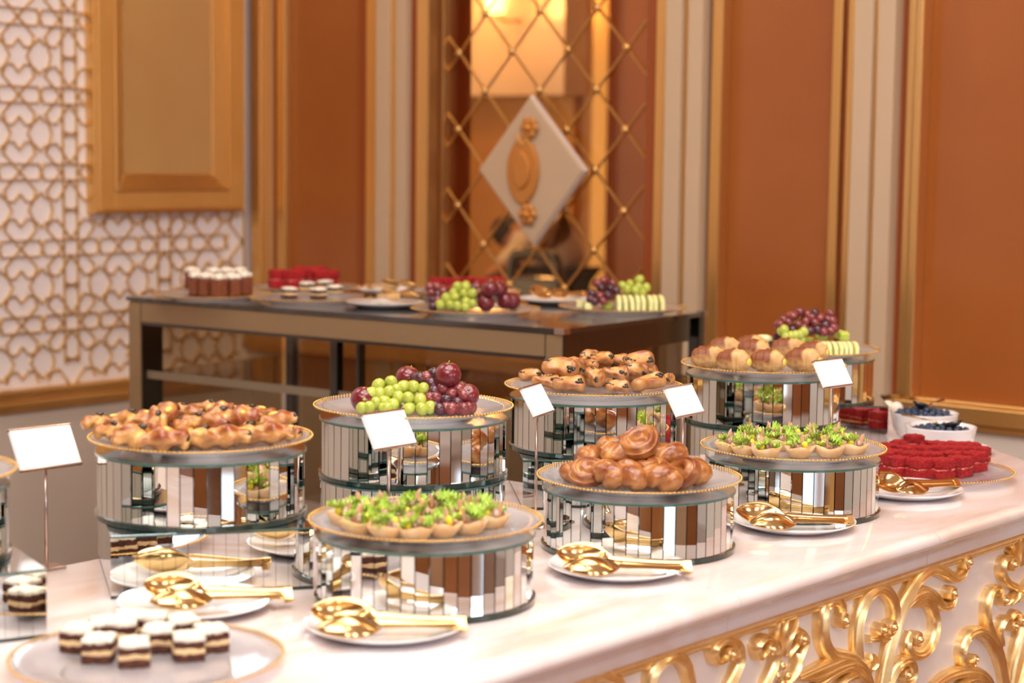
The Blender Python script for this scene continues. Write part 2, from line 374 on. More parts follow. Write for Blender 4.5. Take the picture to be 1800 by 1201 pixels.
# right and front walls (seen only in the mirrors)
wr = struct(rbox('wall_right', (RB, -RA, 0), (RB+.2, .2, .10), CREAM), 'right wall with tall windows')
rbox('wall_head', (RB, -RA, 3.0), (RB+.2, .2, CEIL), CREAM, wr)
wins = [(-1.75, -1.15), (-5.1, -4.1), (-7.6, -6.6)]
ed = [-RA] + [e for w_ in sorted(wins) for e in w_] + [.2]
for k in range(0, len(ed), 2): rbox('wall_pier', (RB, ed[k], .10), (RB+.2, ed[k+1], 3.0), BROWN, wr)
for n_, (y0_, y1_) in enumerate(wins):
    wn = empty('window_%d' % (n_+1)); wn.matrix_world = ROOM; wn['kind'] = 'structure'
    for lo_, hi_ in (((RB-.03, y0_, .1), (RB+.03, y0_+.06, 3.0)), ((RB-.03, y1_-.06, .1), (RB+.03, y1_, 3.0)), ((RB-.03, y0_, .1), (RB+.03, y1_, .16)), ((RB-.03, y0_, 2.94), (RB+.03, y1_, 3.0)), ((RB-.02, (y0_+y1_)/2-.02, .1), (RB+.02, (y0_+y1_)/2+.02, 3.0))):
        rbox('window_frame', lo_, hi_, CREAM, wn)
wf = struct(rbox('wall_front', (-.2, -RA-.2, 0), (RB+.2, -RA, CEIL), BROWN), 'wall behind the camera with brown panels and cream pilasters')
for k in range(9):
    q = .4+k*1.15
    rbox('pilaster', (q, -RA, 0), (q+.22, -RA+.07, CEIL), STRIPE, wf); rbox('pilaster_edge', (q-.05, -RA, 0), (q, -RA+.05, CEIL), GOLDM, wf)
    if k % 2 == 1: rbox('dark_column', (q+.50, -RA, 0), (q+.72, -RA+.10, CEIL), BLACK, wf)
for k in range(6):
    q = -.8-k*1.75
    if any(y0_-.1 < q < y1_+.3 for y0_, y1_ in wins): continue
    rbox('pilaster', (RB-.07, q-.16, 0), (RB, q+.06, CEIL), STRIPE, wr); rbox('pilaster_edge', (RB-.05, q-.22, 0), (RB, q-.16, CEIL), GOLDM, wr)
    rbox('dark_column', (RB-.12, q-.62, 0), (RB, q-.50, CEIL), BLACK, wr)
# lobby behind the glazed screen ----------------------------------
LD = 4.6
lb = struct(rbox('wall_lobby', (g0-6.5, LD, 0), (g1+1.1, LD+.15, CEIL), TANP), 'cream lobby wall seen through the tinted glass')
rbox('lobby_side', (g0-6.5, .22, 0), (g0-6.4, LD, CEIL), CREAM, lb)
rbox('lobby_side', (g1+1.0, .22, 0), (g1+1.1, LD, CEIL), BROWN, lb)
def lx(px, off): p = onp(px, 300, C0+A*off, A); return (p-C0).dot(B), p.z
def lz(px, py, off): return onp(px, py, C0+A*off, A).z
rbox('lintel', (lx(786, LD-.1)[0], LD-.22, lz(900, 168, LD-.2)), (lx(1010, LD-.1)[0], LD, CEIL), CREAM, lb)
rbox('door_jamb', (lx(752, LD-.1)[0], LD-.24, 0), (lx(790, LD-.1)[0], LD, CEIL), RUST, lb)
rbox('dark_panel', (lx(1072, LD-.1)[0], LD-.08, 0), (lx(1200, LD-.1)[0], LD, 2.5), BROWN, lb)
rbox('door_jamb', (lx(1046, LD-.1)[0], LD-.14, 0), (lx(1072, LD-.1)[0], LD, CEIL), GOLDM, lb)
rbox('tan_door', (lx(812, LD-.1)[0], LD-.06, 0), (lx(1000, LD-.1)[0], LD, lz(900, 168, LD-.1)), GOLDW, lb)
for px, py, r_ in ((868, 8, .055), (765, -6, .05)):
    q, z = lx(px, LD-.45)[0], lz(px, py, LD-.45)
    s = empty('wall_lamp', ROOM @ V((q, LD-.45, z)), -PHI)
    tag(s, 'glowing wall lamp in the lobby, %s one' % ('brighter right' if px > 800 else 'dimmer left'), 'lamp', 'lobby wall lamps')
    MB().lathe([(.001, -.06), (r_, -.05), (r_*1.15, .07), (.001, .075)], 20).build('lamp_shade', LAMP, s, True)
    MB().tube([(0, 0, -.06), (0, .1, -.1), (0, .24, -.08)], .01).build('lamp_arm', GOLDM, s, True)
    l = bpy.data.lights.new('lamp_bulb', 'POINT'); l.energy = 14; l.color = (1, .75, .4); l.shadow_soft_size = .07
    o = bpy.data.objects.new('lamp_bulb', l); C.objects.link(o); o.parent = s; o.location = (0, -.14, .02)
area('lobby_light', RM(-2.6, (g0+g1)/2-2.4, CEIL-.1), (1.6, 1.6), 50, (1, .84, .62), (0, 0, -PHI))
# the glazed screen: gold diamonds over bronze-tinted panes
gs = empty('glass_screen'); gs.matrix_world = ROOM
tag(gs, 'bronze tinted glass screen with gold diamond bars between pilasters', 'screen')
zs0, zs1 = .60, 3.2
cxs, czs = bx(1076), lz(1076, 228, 0)
hw, hh = abs(bx(1076)-bx(1024)), abs(lz(1076, 228, 0)-lz(1076, 300.5, 0))
def clip(poly):
    for ax, lim, sg in ((0, g0, 1), (0, g1, -1), (1, zs0, 1), (1, zs1, -1)):
        out = []
        for i in range(len(poly)):
            p, q = poly[i-1], poly[i]; dp, dq = (p[ax]-lim)*sg, (q[ax]-lim)*sg
            if (dp >= 0) != (dq >= 0):
                t = dp/(dp-dq); out.append(tuple(p[k]+(q[k]-p[k])*t for k in (0, 1)))
            if dq >= 0: out.append(q)
        poly = out
        if not poly: return poly
    return poly
rows = int(3.2/hh)+2
for i in range(-12, 12):
    for j in range(-rows, rows):
        if (i+j) % 2 == 0: continue
        cx_, cz_ = cxs+i*hw, czs+j*hh
        s_ = .985
        poly = clip([(cx_, cz_-hh*s_), (cx_+hw*s_, cz_), (cx_, cz_+hh*s_), (cx_-hw*s_, cz_)])
        if len(poly) > 2: MB().add([(x, .078, z) for x, z in poly], [tuple(range(len(poly)))]).build('pane', AMBER, gs)
bars = []
for sgn in (1, -1):
    for k in range(-40, 40):
        # line through (cxs, czs+hh+2*hh*k) with slope sgn*hh/hw
        c_ = czs+2*hh*k
        pts = []
        f = lambda x: c_+sgn*hh/hw*(x-cxs)
        xa, xb = g0, g1
        za, zb = f(xa), f(xb)
        def cl(x, z):
            if z < zs0: return cxs+(zs0-c_)/(sgn*hh/hw), zs0
            if z > zs1: return cxs+(zs1-c_)/(sgn*hh/hw), zs1
            return x, z
        if max(za, zb) < zs0 or min(za, zb) > zs1: continue
        p, q = cl(xa, za), cl(xb, zb)
        MB().tube([(p[0], .07, p[1]), (q[0], .07, q[1])], .0055, 6).build('diamond_bar', BARM, gs)
for i in range(-12, 12):
    for j in range(-rows, rows):
        if (i+j) % 2: continue
        x, z = cxs+i*hw, czs+j*hh
        if g0 < x < g1 and zs0 < z < zs1:
            MB().ball((x, .062, z), .015, 10, 6, (1, .6, 1)).build('rosette_stud', GOLDM, gs, True)
for lo_, hi_ in (((g0, .04, zs0), (g0+.03, .10, zs1)), ((g1-.03, .04, zs0), (g1, .10, zs1)), ((g0, .04, zs1-.05), (g1, .10, zs1)), ((g0, .04, zs0), (g1, .10, zs0+.05))):
    rbox('screen_frame', lo_, hi_, GOLDM, gs, .004)
# rhombus plaque
pl = empty('rhombus_plaque'); pl.matrix_world = ROOM
tag(pl, 'white diamond-shaped plaque with gold leaf ornament hung on the glass screen', 'plaque')
def sc(px, py, off): p = onp(px, py, C0-A*off, A); return ((p-C0).dot(B), p.z)
co4 = [sc(932, 170, 0), sc(1026, 300, 0), sc(936, 430, 0), sc(842, 299, 0)]
def slab2(name, pts, y0, y1, m, parent, smooth=False):
    n = len(pts); mb = MB(); mb.add([(x, y0, z) for x, z in pts]+[(x, y1, z) for x, z in pts], [tuple(range(n)), tuple(reversed(range(n, 2*n)))]+[(i, i+n, (i+1) % n+n, (i+1) % n) for i in range(n)])
    return mb.build(name, m, parent)
bev(slab2('plaque_board', co4, -.002, .02, STRIPE, pl), .005)
ctr = (sum(p[0] for p in co4)/4, sum(p[1] for p in co4)/4)
slab2('plaque_border', [(ctr[0]+(x-ctr[0])*1.02, ctr[1]+(z-ctr[1])*1.02) for x, z in co4], .006, .022, CREAM, pl)
top_, bot_ = sc(925, 240, 0), sc(922, 360, 0); mid_ = sc(922, 300, 0); hwid = abs(sc(950, 300, 0)[0]-mid_[0])
for nm, k1, y_ in (('leaf_ornament', 1, -.015), ('leaf_ridge', .55, -.024)):
    pts = [(mid_[0]+sin(t)*hwid*k1*abs(sin(t))**.2, mid_[1]+(-cos(t))*(top_[1]-bot_[1])/2*k1) for t in [2*pi*i/24 for i in range(24)]]
    bev(slab2(nm, pts, y_, .0, ORNA, pl), .006)
for px, py in ((934, 225), (931, 377)):
    x, z = sc(px, py, 0)
    mb = MB()
    for k in range(6): mb.ball((x+.022*cos(k*pi/3), -.012, z+.022*sin(k*pi/3)), .016, 8, 6, (1, .5, 1))
    mb.ball((x, -.018, z), .014, 8, 6); mb.build('rosette', ORNA, pl, True)
pa = sc(934, 232, 0); pb = sc(924, 255, 0); pc = sc(912, 238, 0)
MB().tube([(p[0], -.01, p[1]) for p in cat_rom([V((*pc, 0)), V((*pb, 0)), V((*pa, 0))], 5)], .008, 6).build('ornament_tendril', GOLDW, pl, True)

# waiter and chair in the lobby
def skin_body(name, joints, edges, radii, m, parent, sub=2):
    me = bpy.data.meshes.new(name); me.from_pydata(joints, edges, []); me.materials.append(m)
    o = link(name, me, parent)
    md = o.modifiers.new('skin', 'SKIN'); md.use_smooth_shade = True
    sv = me.skin_vertices[0].data
    for i, r_ in enumerate(radii):
        sv[i].radius = r_ if isinstance(r_, tuple) else (r_, r_); sv[i].use_root = (i == 0)
    sb = o.modifiers.new('sub', 'SUBSURF'); sb.levels = sub; sb.render_levels = sub
    return o
PD = 3.3
pq = lx(985, PD)[0]
pe = empty('person', ROOM @ V((pq, PD, 0)), -PHI)
tag(pe, 'person in white shirt and black trousers leaning left behind the glass screen', 'person')
body = skin_body('body', [(.08,0,.92),(.05,-.02,1.04),(-.01,-.04,1.12),(-.10,-.07,1.15),(-.18,-.09,1.13),(-.25,-.11,1.10),(-.31,-.13,1.07),
     (-.14,-.20,1.00),(-.16,-.34,.90),(-.17,-.42,.88),(-.10,.08,1.00),(-.16,-.10,.84),(-.20,-.22,.82)],
     [(0,1),(1,2),(2,3),(3,4),(4,5),(5,6),(3,7),(7,8),(8,9),(3,10),(10,11),(11,12)],
     [(.12,.10),(.12,.10),(.125,.11),(.12,.11),(.055,.055),(.075,.085),(.07,.08),.055,.042,.03,.055,.042,.03], SKIN, pe)
shirt = skin_body('shirt', [(.08,0,.90),(.05,-.02,1.04),(-.01,-.04,1.12),(-.10,-.07,1.15),(-.15,-.08,1.14),(-.14,-.20,1.00),(-.155,-.32,.92),(-.10,.08,1.00),(-.15,-.08,.86)],
     [(0,1),(1,2),(2,3),(3,4),(3,5),(5,6),(3,7),(7,8)],
     [(.135,.115),(.135,.115),(.14,.125),(.135,.12),(.075,.07),.068,.055,.068,.055], SHIRT, pe)
skin_body('trousers', [(0,0,.95),(-.09,0,.86),(-.11,-.02,.48),(-.11,.02,.08),(.09,0,.86),(.11,-.02,.48),(.11,.02,.08)],
     [(0,1),(1,2),(2,3),(0,4),(4,5),(5,6)], [(.165,.12),(.10,.11),.075,.06,(.10,.11),.075,.06], TROU, pe)
MB().ball((-.285, -.105, 1.115), .098, 16, 10, (.95, .9, .9)).build('hair', HAIR, pe, True)
MB().ball((-.375, -.16, 1.05), .013, 8, 6, (1.3, 1, 1.2)).build('nose', SKIN, pe, True)
for sx in (-1, 1): MB().box((sx*.11-.045, -.17, 0), (sx*.11+.045, .09, .08)).build('shoe', TROU, pe)
CD = 2.6
cq = lx(942, CD)[0]; zt = lz(940, 448, CD); zb_ = lz(940, 486, CD); hwc = abs(lx(985, CD)[0]-lx(897, CD)[0])/2
ch = empty('chair', ROOM @ V((cq, CD, 0)), -PHI)
tag(ch, 'black chair with an open curved backrest in front of the person', 'chair')
mb = MB(); mb.tube(cat_rom([(-hwc, 0, .45), (-hwc, .0, zb_-.1), (-hwc*.86, 0, zt-.03), (-hwc*.5, 0, zt), (hwc*.5, 0, zt), (hwc*.86, 0, zt-.03), (hwc, 0, zb_-.1), (hwc, 0, .45)], 6), .028, 8)
mb.build('back_frame', BLACK, ch, True)
bev(MB().box((-hwc, -.02, .62), (hwc, .02, zb_)).build('backrest', BLACK, ch), .015)
bev(MB().box((-hwc, -.02, .44), (hwc, .42, .49)).build('seat', BLACK, ch), .015)
for sx in (-1, 1):
    for yy in (0, .4): MB().tube([(sx*hwc*.9, yy, 0), (sx*hwc*.9, yy, .45)], .016).build('leg', BLACK, ch)

# ---------------------------------------------------------------- counter
CZ = .90
f1 = at(1000, 1135, CZ); f2 = at(1800, 889, CZ)
U = (f2-f1); U.z = 0; U.normalize(); Nn = V((-U.y, U.x, 0))
e1 = at(1736, 787, CZ)-f1; e2 = at(1800, 810, CZ)-f1
K = (e1.dot(U)-e2.dot(U))/(e1.dot(Nn)-e2.dot(Nn)); U0 = e2.dot(U)-K*e2.dot(Nn)
bk = (at(85, 1003, CZ)-f1).dot(Nn); WID = bk+.01
print('counter angle', math.degrees(atan2(U.x, U.y)), 'K', K, 'U0', U0, 'width', WID)
ctr_m = M.Translation((f1.x, f1.y, 0)) @ M(((U.x, Nn.x, 0, 0), (U.y, Nn.y, 0, 0), (0, 0, 1, 0), (0, 0, 0, 1)))
ct = empty('counter'); ct.matrix_world = ctr_m
tag(ct, 'long buffet counter, veined marble top over cream front with gilded scrolls', 'counter')
prof = [(WID, .90), (.012, .90), (.004, .898), (-.004, .892), (-.007, .884), (-.004, .876), (.004, .871), (.010, .868), (.016, .862), (.018, .852), (.018, .842), (.020, .838), (WID, .838)]
seams = [-2.6, -1.55, -.55, .40, 1.02, 9]
for k in range(len(seams)-1):
    mb = MB(); n = len(prof); vs = []
    for e in (0, 1):
        for (nn, z) in prof:
            u = seams[k+e]-(.0006 if e else -.0006)
            if seams[k+e] == 9: u = U0+K*nn
            vs.append((u, nn, z))
    fs = [tuple(range(n)), tuple(reversed(range(n, 2*n)))] + [(i, i+n, (i+1) % n+n, (i+1) % n) for i in range(n)]
    mb.add(vs, fs); o = mb.build('marble_slab', MARB, ct); sharp(o, 50)
def cbox(name, n0, n1, z0, z1, m, b=0):
    mb = MB(); vs = []
    for (u_, n_) in ((-2.6, n0), (None, n0), (None, n1), (-2.6, n1)):
        vs.append(((U0+K*n_-.03) if u_ is None else u_, n_))
    mb.add([(u, n, z0) for u, n in vs]+[(u, n, z1) for u, n in vs], [(3,2,1,0),(4,5,6,7),(0,1,5,4),(1,2,6,5),(2,3,7,6),(3,0,4,7)])
    o = mb.build(name, m, ct)
    if b: bev(o, b, 3)
    return o
cbox('front_panel', .040, WID-.04, .10, .838, CREAM)
cbox('plinth', .06, WID-.06, 0, .10, CREAM)
cbox('gold_rail', .020, .045, .826, .838, GOLD, .005); cbox('gold_bead', .028, .045, .817, .826, GOLD, .004)
cbox('base_rail', .025, .045, .10, .13, GOLDM, .005)
FN = .040
fp = f1+Nn*FN
def face(px, py):
    p = onp(px, py, fp, Nn); return V(((p-fp).dot(U), p.z))
def ribbon(name, path, w0, w1, h=.020, curl=None, m=None):
    """carved scroll on the counter front; path in photograph places, widths in metres"""
    P2 = [face(*p) for p in path]
    P = cat_rom([V((p.x, p.y, 0)) for p in P2], 7); n = len(P)
    prof_ = [(-1, 0), (-1, .45), (-.86, .80), (-.62, .95), (-.40, .80), (-.22, .92), (0, 1.05), (.22, .92), (.40, .80), (.62, .95), (.86, .80), (1, .45), (1, 0)]
    vs = []; fs = []
    for i, p in enumerate(P):
        t = (P[min(i+1, n-1)]-P[max(i-1, 0)]); t.z = 0; t.normalize(); s_ = V((-t.y, t.x, 0))
        f = i/(n-1); wd = (w0+(w1-w0)*f)*.5; hg = h*(.75+.35*sin(pi*f))
        for a, b in prof_: q = p+s_*a*wd; vs.append((q.x, FN-b*hg, q.y))
    k = len(prof_)
    for i in range(n-1):
        for j in range(k-1): fs.append((i*k+j, i*k+j+1, (i+1)*k+j+1, (i+1)*k+j))
    fs.append(tuple(range(k))); fs.append(tuple(reversed(range((n-1)*k, n*k))))
    o = MB().add(vs, fs).build(name, m or GOLD, ct); sharp(o, 40)
    return o
def knob(px, py, r):
    p = face(px, py); mb = MB()
    mb.lathe([(r, -.0), (r, .017), (r*.92, .021), (r*.75, .022), (r*.62, .019), (r*.52, .019), (r*.42, .024), (r*.25, .027), (.0001, .028)], 24, mx=M.Translation((p.x, FN, p.y)) @ M.Rotation(pi/2, 4, 'X'))
    sharp(mb.build('scroll_eye', GOLD, ct), 40)
def c8(*pts): return [(1380+x/4.286, 960+y/4.286) for x, y in pts]
def c7(*pts): return [(1000+x/2.25, 880+y/2.25) for x, y in pts]
def c9(*pts): return [(1640+x/3.9875, 900+y/3.9875) for x, y in pts]
SC = [
 (c8((395,520),(380,440),(320,400),(250,450),(228,560),(240,700),(290,800),(380,830),(470,860),(550,940),(610,1080)), .020, .030),
 (c8((520,860),(505,700),(520,520),(570,380),(650,310),(720,340),(770,430),(780,560),(750,650),(690,680),(650,640)), .030, .018),
 (c8((700,1120),(725,900),(760,700),(810,520),(880,360),(960,230),(1060,165),(1150,190),(1230,235),(1290,215),(1325,160)), .038, .016),
 (c8((790,640),(830,500),(900,390),(990,335),(1070,370),(1130,440),(1190,440),(1228,380),(1205,330)), .026, .014),
 (c8((950,420),(1030,410),(1075,490),(1085,600),(1050,730),(970,810),(900,800),(880,730),(910,660)), .022, .020),
 (c8((720,1120),(770,960),(820,880),(880,860),(915,930),(900,1010),(850,1040)), .022, .018),
 (c8((60,990),(170,930),(280,880),(400,840),(500,880)), .012, .026),
 (c8((180,1060),(300,960),(430,900),(520,960),(580,1060)), .014, .026),
 (c8((330,1090),(400,1000),(480,960),(560,1010),(590,1090)), .012, .018),
 (c8((1375,830),(1375,880),(1330,890),(1290,850),(1290,750),(1340,660),(1430,640),(1520,720),(1590,880),(1640,1100)), .014, .026),
 (c8((1600,410),(1570,320),(1510,330),(1475,430),(1475,560),(1520,680),(1570,780),(1610,900)), .014, .022),
 (c8((1660,620),(1630,540),(1590,560),(1570,640),(1600,740)), .012, .014),
 (c8((1650,1100),(1670,900),(1700,720),(1730,580),(1700,500),(1660,540)), .018, .014),
 (c8((1730,1100),(1780,860),(1840,650),(1900,420)), .026, .022),
 (c8((1080,1060),(1180,980),(1300,940),(1400,950),(1480,1010),(1520,1080)), .020, .028),
 (c8((1240,1080),(1330,1000),(1420,1000),(1480,1080)), .014, .018),
 (c9((560,360),(500,320),(450,340),(440,420),(480,490),(540,520),(590,560)), .014, .016),
 (c9((560,600),(620,520),(680,440),(720,380)), .020, .020),
 (c7((600,620),(560,630),(545,580),(590,545),(640,570),(650,640),(610,740)), .014, .022),
 (c7((760,580),(730,615),(715,570),(750,540),(790,575),(790,640),(750,740)), .012, .018),
 (c7((300,740),(310,670),(350,620),(400,610),(440,650),(465,740)), .024, .020),
 (c7((20,730),(60,690),(110,680),(160,700),(190,750)), .022, .022),
 (c7((880,650),(900,580),(905,540),(880,510),(850,530)), .012, .012),
 (c7((840,720),(870,660),(880,600)), .014, .012),
 (c7((900,700),(960,690),(1040,650),(1110,640),(1160,690)), .012, .022),
]
for p_, w0, w1 in SC: ribbon('scroll', p_, w0, w1)
for p_, r_ in ((c8((375,550)), .014), (c8((1310,110)), .014), (c8((1195,345)), .013), (c8((665,620)), .012), (c8((740,600)), .013), (c8((935,690)), .014), (c8((850,960)), .012), (c8((1365,840)), .009), (c8((1590,400)), .011), (c7((600,600)), .011), (c7((760,580)), .011), (c7((885,540)), .011), (c9((500,360)), .013), (c9((600,560)), .013), (c9((510,790)), .010), (c9((560,750)), .010), (c9((620,310)), .014)):
    knob(*p_[0], r_)
for p_ in c7((820,650), (802,688), (842,690), (822,722)):
    q = face(*p_); MB().ball((q.x, FN-.010, q.y), .0075, 12, 8).build('bead', GOLD, ct, True)
def leaf(lobes):
    for pts, w_ in lobes: ribbon('acanthus_lobe', pts, w_, .004, .016)
leaf([(c7((830,610),(820,540),(830,480),(850,436)), .016), (c7((840,610),(850,540),(870,490),(880,450)), .014), (c7((820,600),(795,540),(800,480),(825,450)), .012), (c7((850,610),(880,560),(890,520),(880,490)), .012)])
leaf([(c8((600,920),(590,860),(600,800)), .012), (c8((620,930),(640,870),(630,810)), .010), (c8((600,960),(580,900),(575,850)), .008)])
leaf([(c9((590,370),(580,280),(560,200),(555,150)), .018), (c9((570,360),(530,290),(510,230),(515,200)), .014), (c9((600,370),(600,280),(590,200),(590,160)), .012), (c9((560,330),(520,300),(495,270)), .010)])
leaf([(c9((520,640),(550,590),(560,540)), .012), (c9((490,640),(510,600),(540,560)), .010)])
leaf([(c8((600,700),(640,690),(690,670)), .016)])

# ---------------------------------------------------------------- buffet ware
DR, DH = .1575, .100
NST = 50
swid = 2*(DR-.004)*math.tan(pi/NST)*.93
strip_me = MB().box((-swid/2, -.0018, .007), (swid/2, .0018, DH-.0045)).mesh('mirror_strip', MIRR)
core_me = MB().lathe([(DR-.010, .004), (DR-.010, DH-.004)], 50).mesh('drum_core', DARKG, True)
topd = MB().lathe([(DR, DH-.0045), (DR+.001, DH-.004), (DR+.001, DH-.0008), (DR-.001, DH-.0002)], 72)
top_me = topd.mesh('glass_edge_ring', EDGE); mtop_me = MB().lathe([(.0001, DH), (DR-.001, DH)], 72).mesh('mirror_disc', MIRT)
base_me = MB().lathe([(DR-.002, 0), (DR+.002, .001), (DR+.002, .0085), (DR-.001, .0095)], 72).mesh('base_disc', DARKG)
def drum(loc, label, rz=0.0):
    d = empty('mirror_drum', loc, rz); tag(d, label, 'display stand', 'round mirrored display drums')
    link('drum_core', core_me, d); link('base_disc', base_me, d); link('top_disc', top_me, d); link('mirror_disc', mtop_me, d)
    for k in range(NST):
        a = 2*pi*k/NST
        mx = M.Rotation(a, 4, 'Z') @ M.Translation((0, -(DR-.004), 0)) @ M.Rotation(R(random.gauss(0, .35)), 4, 'Z') @ M.Rotation(R(random.gauss(0, .15)), 4, 'X')
        link('mirror_strip', strip_me, d, mx)
    return d
BS, BH = .29, .092
bstrip = MB().box((-.0088, -.0018, .005), (.0088, .0018, BH-.004)).mesh('mirror_strip', MIRR)
def riser(loc, rz, label):
    d = empty('mirror_riser', loc, rz); tag(d, label, 'riser', 'square mirrored risers')
    h = BS/2
    MB().box((-h+.004, -h+.004, .002), (h-.004, h-.004, BH-.003)).build('riser_core', DARKG, d)
    MB().box((-h-.001, -h-.001, 0), (h+.001, h+.001, .004)).build('base_plate', DARKG, d)
    MB().box((-h-.001, -h-.001, BH-.003), (h+.001, h+.001, BH-.0003)).build('top_plate', EDGE, d)
    MB().box((-h, -h, BH-.0004), (h, h, BH)).build('mirror_top', MIRT, d)
    for s_ in range(4):
        for k in range(16):
            mx = M.Rotation(s_*pi/2, 4, 'Z') @ M.Translation((-h+.0091+k*.01812, -h+.0012, 0)) @ M.Rotation(R(random.gauss(0, .12)), 4, 'Z')
            link('mirror_strip', bstrip, d, mx)
    return d
# charger plate with beaded gilt rim
PR = .1665
plate_prof = [(.0001, .0095), (.105, .0095), (.118, .0110), (.150, .0165), (PR-.002, .0195), (PR-.002, .0180), (.150, .0145), (.120, .0075), (.105, .0), (.100, .0), (.098, .0065), (.0001, .0065)]
cp_me = MB().lathe(plate_prof, 72).mesh('glass_dish', GLASS, True)
mb = MB()
mb.lathe([(PR-.0016, .0192), (PR, .0200), (PR+.0012, .0193), (PR, .0182)], 96, closed=True)
for k in range(150):
    a = 2*pi*k/150; mb.ball(((PR+.0006)*cos(a), (PR+.0006)*sin(a), .0192), .0019, 6, 4)
rim_me = mb.mesh('beaded_rim', GOLDR, True)
mb = MB()
for k in range(120):
    a = 2*pi*k/120; mb.add([((.119)*cos(a), .119*sin(a), .0074), (.150*cos(a), .150*sin(a), .0143), (.150*cos(a+.02), .150*sin(a+.02), .0143), (.119*cos(a+.02), .119*sin(a+.02), .0074), (.135*cos(a+.01), .135*sin(a+.01), .0090)], [(0, 1, 4), (1, 2, 4), (2, 3, 4), (3, 0, 4)])
rib_me = mb.mesh('fluted_underside', GLASS, True)
SURF = .0097                    # food stands this high above the plate's foot
def charger(loc, label):
    d = empty('charger_plate', loc); tag(d, label, 'plate', 'clear glass charger plates with gold rims')
    link('glass_dish', cp_me, d); link('beaded_rim', rim_me, d); link('fluted_underside', rib_me, d); return d
# white plate and gold tongs
por_me = MB().lathe([(.0001, .0035), (.066, .0035), (.078, .006), (.104, .0145), (.108, .0160), (.1085, .0150), (.104, .0120), (.078, .002), (.066, .0), (.0001, .0)], 64).mesh('white_plate', PORC, True)
def wplate(loc, label, grp='white plates under the gold tongs'):
    return tag(link('white_plate', por_me, None, M.Translation(loc)), label, 'plate', grp)
def arm(kind):
    """one arm of the tongs: local x from handle end to tip, bowl curved"""
    n, m_ = 40, 9; L_ = .205; vs = []; fs = []
    def wid(t):
        if t < .56: return .0110 - .0035*sin(pi*t/.62)
        s = (t-.56)/.44
        return max(.0078*(1-s)**.5, .0245*max(0, sin(pi*min(1, s**.92)))**.62)
    for th in (0, 1):
        for i in range(n+1):
            t = i/n; wd = max(wid(t), .0006)
            s = max(0, (t-.60)/.40)
            for j in range(m_):
                v = -1+2*j/(m_-1)
                x = t*L_; y = v*wd
                z = .0035*(v*v)*(-1 if t < .6 else -1+0*s) if s <= 0 else 0
                dep = .014*sin(pi*min(1, s))**.8 if s > 0 else 0
                z = (-.003*v*v if s <= 0 else -.003*v*v*(1-min(1, s*4))) - dep*(1-v*v)
                z += -.012*sin(pi*t*.6)+.0
                vs.append((x, y, z+(.0016 if th else 0)))
    def fi(th, i, j): return th*(n+1)*m_+i*m_+j
    for i in range(n):
        for j in range(m_-1):
            t = (i+.5)/n
            if kind == 'fork' and t > .82 and j in (2, 5): continue
            fs.append((fi(0, i, j), fi(0, i, j+1), fi(0, i+1, j+1), fi(0, i+1, j)))
            fs.append((fi(1, i, j), fi(1, i+1, j), fi(1, i+1, j+1), fi(1, i, j+1)))
        fs.append((fi(0, i, 0), fi(0, i+1, 0), fi(1, i+1, 0), fi(1, i, 0)))
        fs.append((fi(0, i, m_-1), fi(1, i, m_-1), fi(1, i+1, m_-1), fi(0, i+1, m_-1)))
    mb = MB().add(vs, fs); return mb
spoon_me = arm('spoon').mesh('spoon_arm', GOLDT, True); fork_me = arm('fork').mesh('fork_arm', GOLDT, True)
hinge_me = MB().box((-.003, -.0095, -.006), (.008, .0095, .003)).mesh('hinge', GOLDT)
def tongs(loc, rz, label, spread=.13, mirror=False):
    d = empty('serving_tongs', loc, rz); tag(d, label, 'tongs', 'gold serving tongs on plates')
    h = .030
    link('spoon_arm', spoon_me, d, M.Translation((0, 0, .016)) @ M.Rotation(R(-4), 4, 'Z') @ M.Rotation(R(-6.5), 4, 'Y') @ M.Rotation(R(-48), 4, 'X'))
    link('fork_arm', fork_me, d, M.Translation((0, .003, .010)) @ M.Rotation(R(11), 4, 'Z') @ M.Rotation(R(-1), 4, 'Y') @ M.Rotation(R(158), 4, 'X'))
    link('hinge', hinge_me, d, M.Translation((.002, .001, .013)) @ M.Rotation(R(-50), 4, 'X'))
    return d
def tong_set(px, py, z, hp, tp, where):
    p = at(px, py, z); wplate(p, 'white porcelain plate %s' % where)
    h = at(*hp, z+.018); t = at(*tp, z+.030); d = t-h
    tongs(V((h.x, h.y, z+.006)), atan2(d.y, d.x), 'gold spoon and fork tongs on the white plate %s' % where)
    return p
# card holder
def sign(base, ztop, yaw, label, wd=.092, hg=.062, tilt=30, foot=True):
    d = empty('card_holder', (base.x, base.y, CZ)); tag(d, label, 'sign', 'blank white card holders on thin poles')
    y = R(yaw)
    bev(MB().box((-.024, -.018, 0), (.024, .018, .005)).build('foot', CLIP, d, mx=M.Rotation(y, 4, 'Z')), .001)
    fr = empty('card_frame', (0, 0, 0), 0, d)
    MB().tube([(0, 0, .004), (0, 0, ztop-CZ-.01)], .0026, 10).build('pole', CLIP, d, True)
    mx = M.Translation((0, 0, ztop-CZ)) @ M.Rotation(y, 4, 'Z') @ M.Rotation(R(-tilt), 4, 'X')
    MB().box((-wd/2, -.0032, -hg/2), (wd/2, .0, hg/2)).build('card', CARD, d, mx=mx)
    MB().box((-wd/2-.001, .0003, -hg/2), (wd/2+.001, .0022, hg/2)).build('sleeve_back', ACR, d, mx=mx)
    for s_ in (-1, 1): bev(MB().box((-wd/2-.002, -.0045, s_*hg/2-.0014), (wd/2+.002, .003, s_*hg/2+.0014)).build('clip_bar', CLIP, d, mx=mx), .0006)
    bpy.data.objects.remove(fr)
    return d

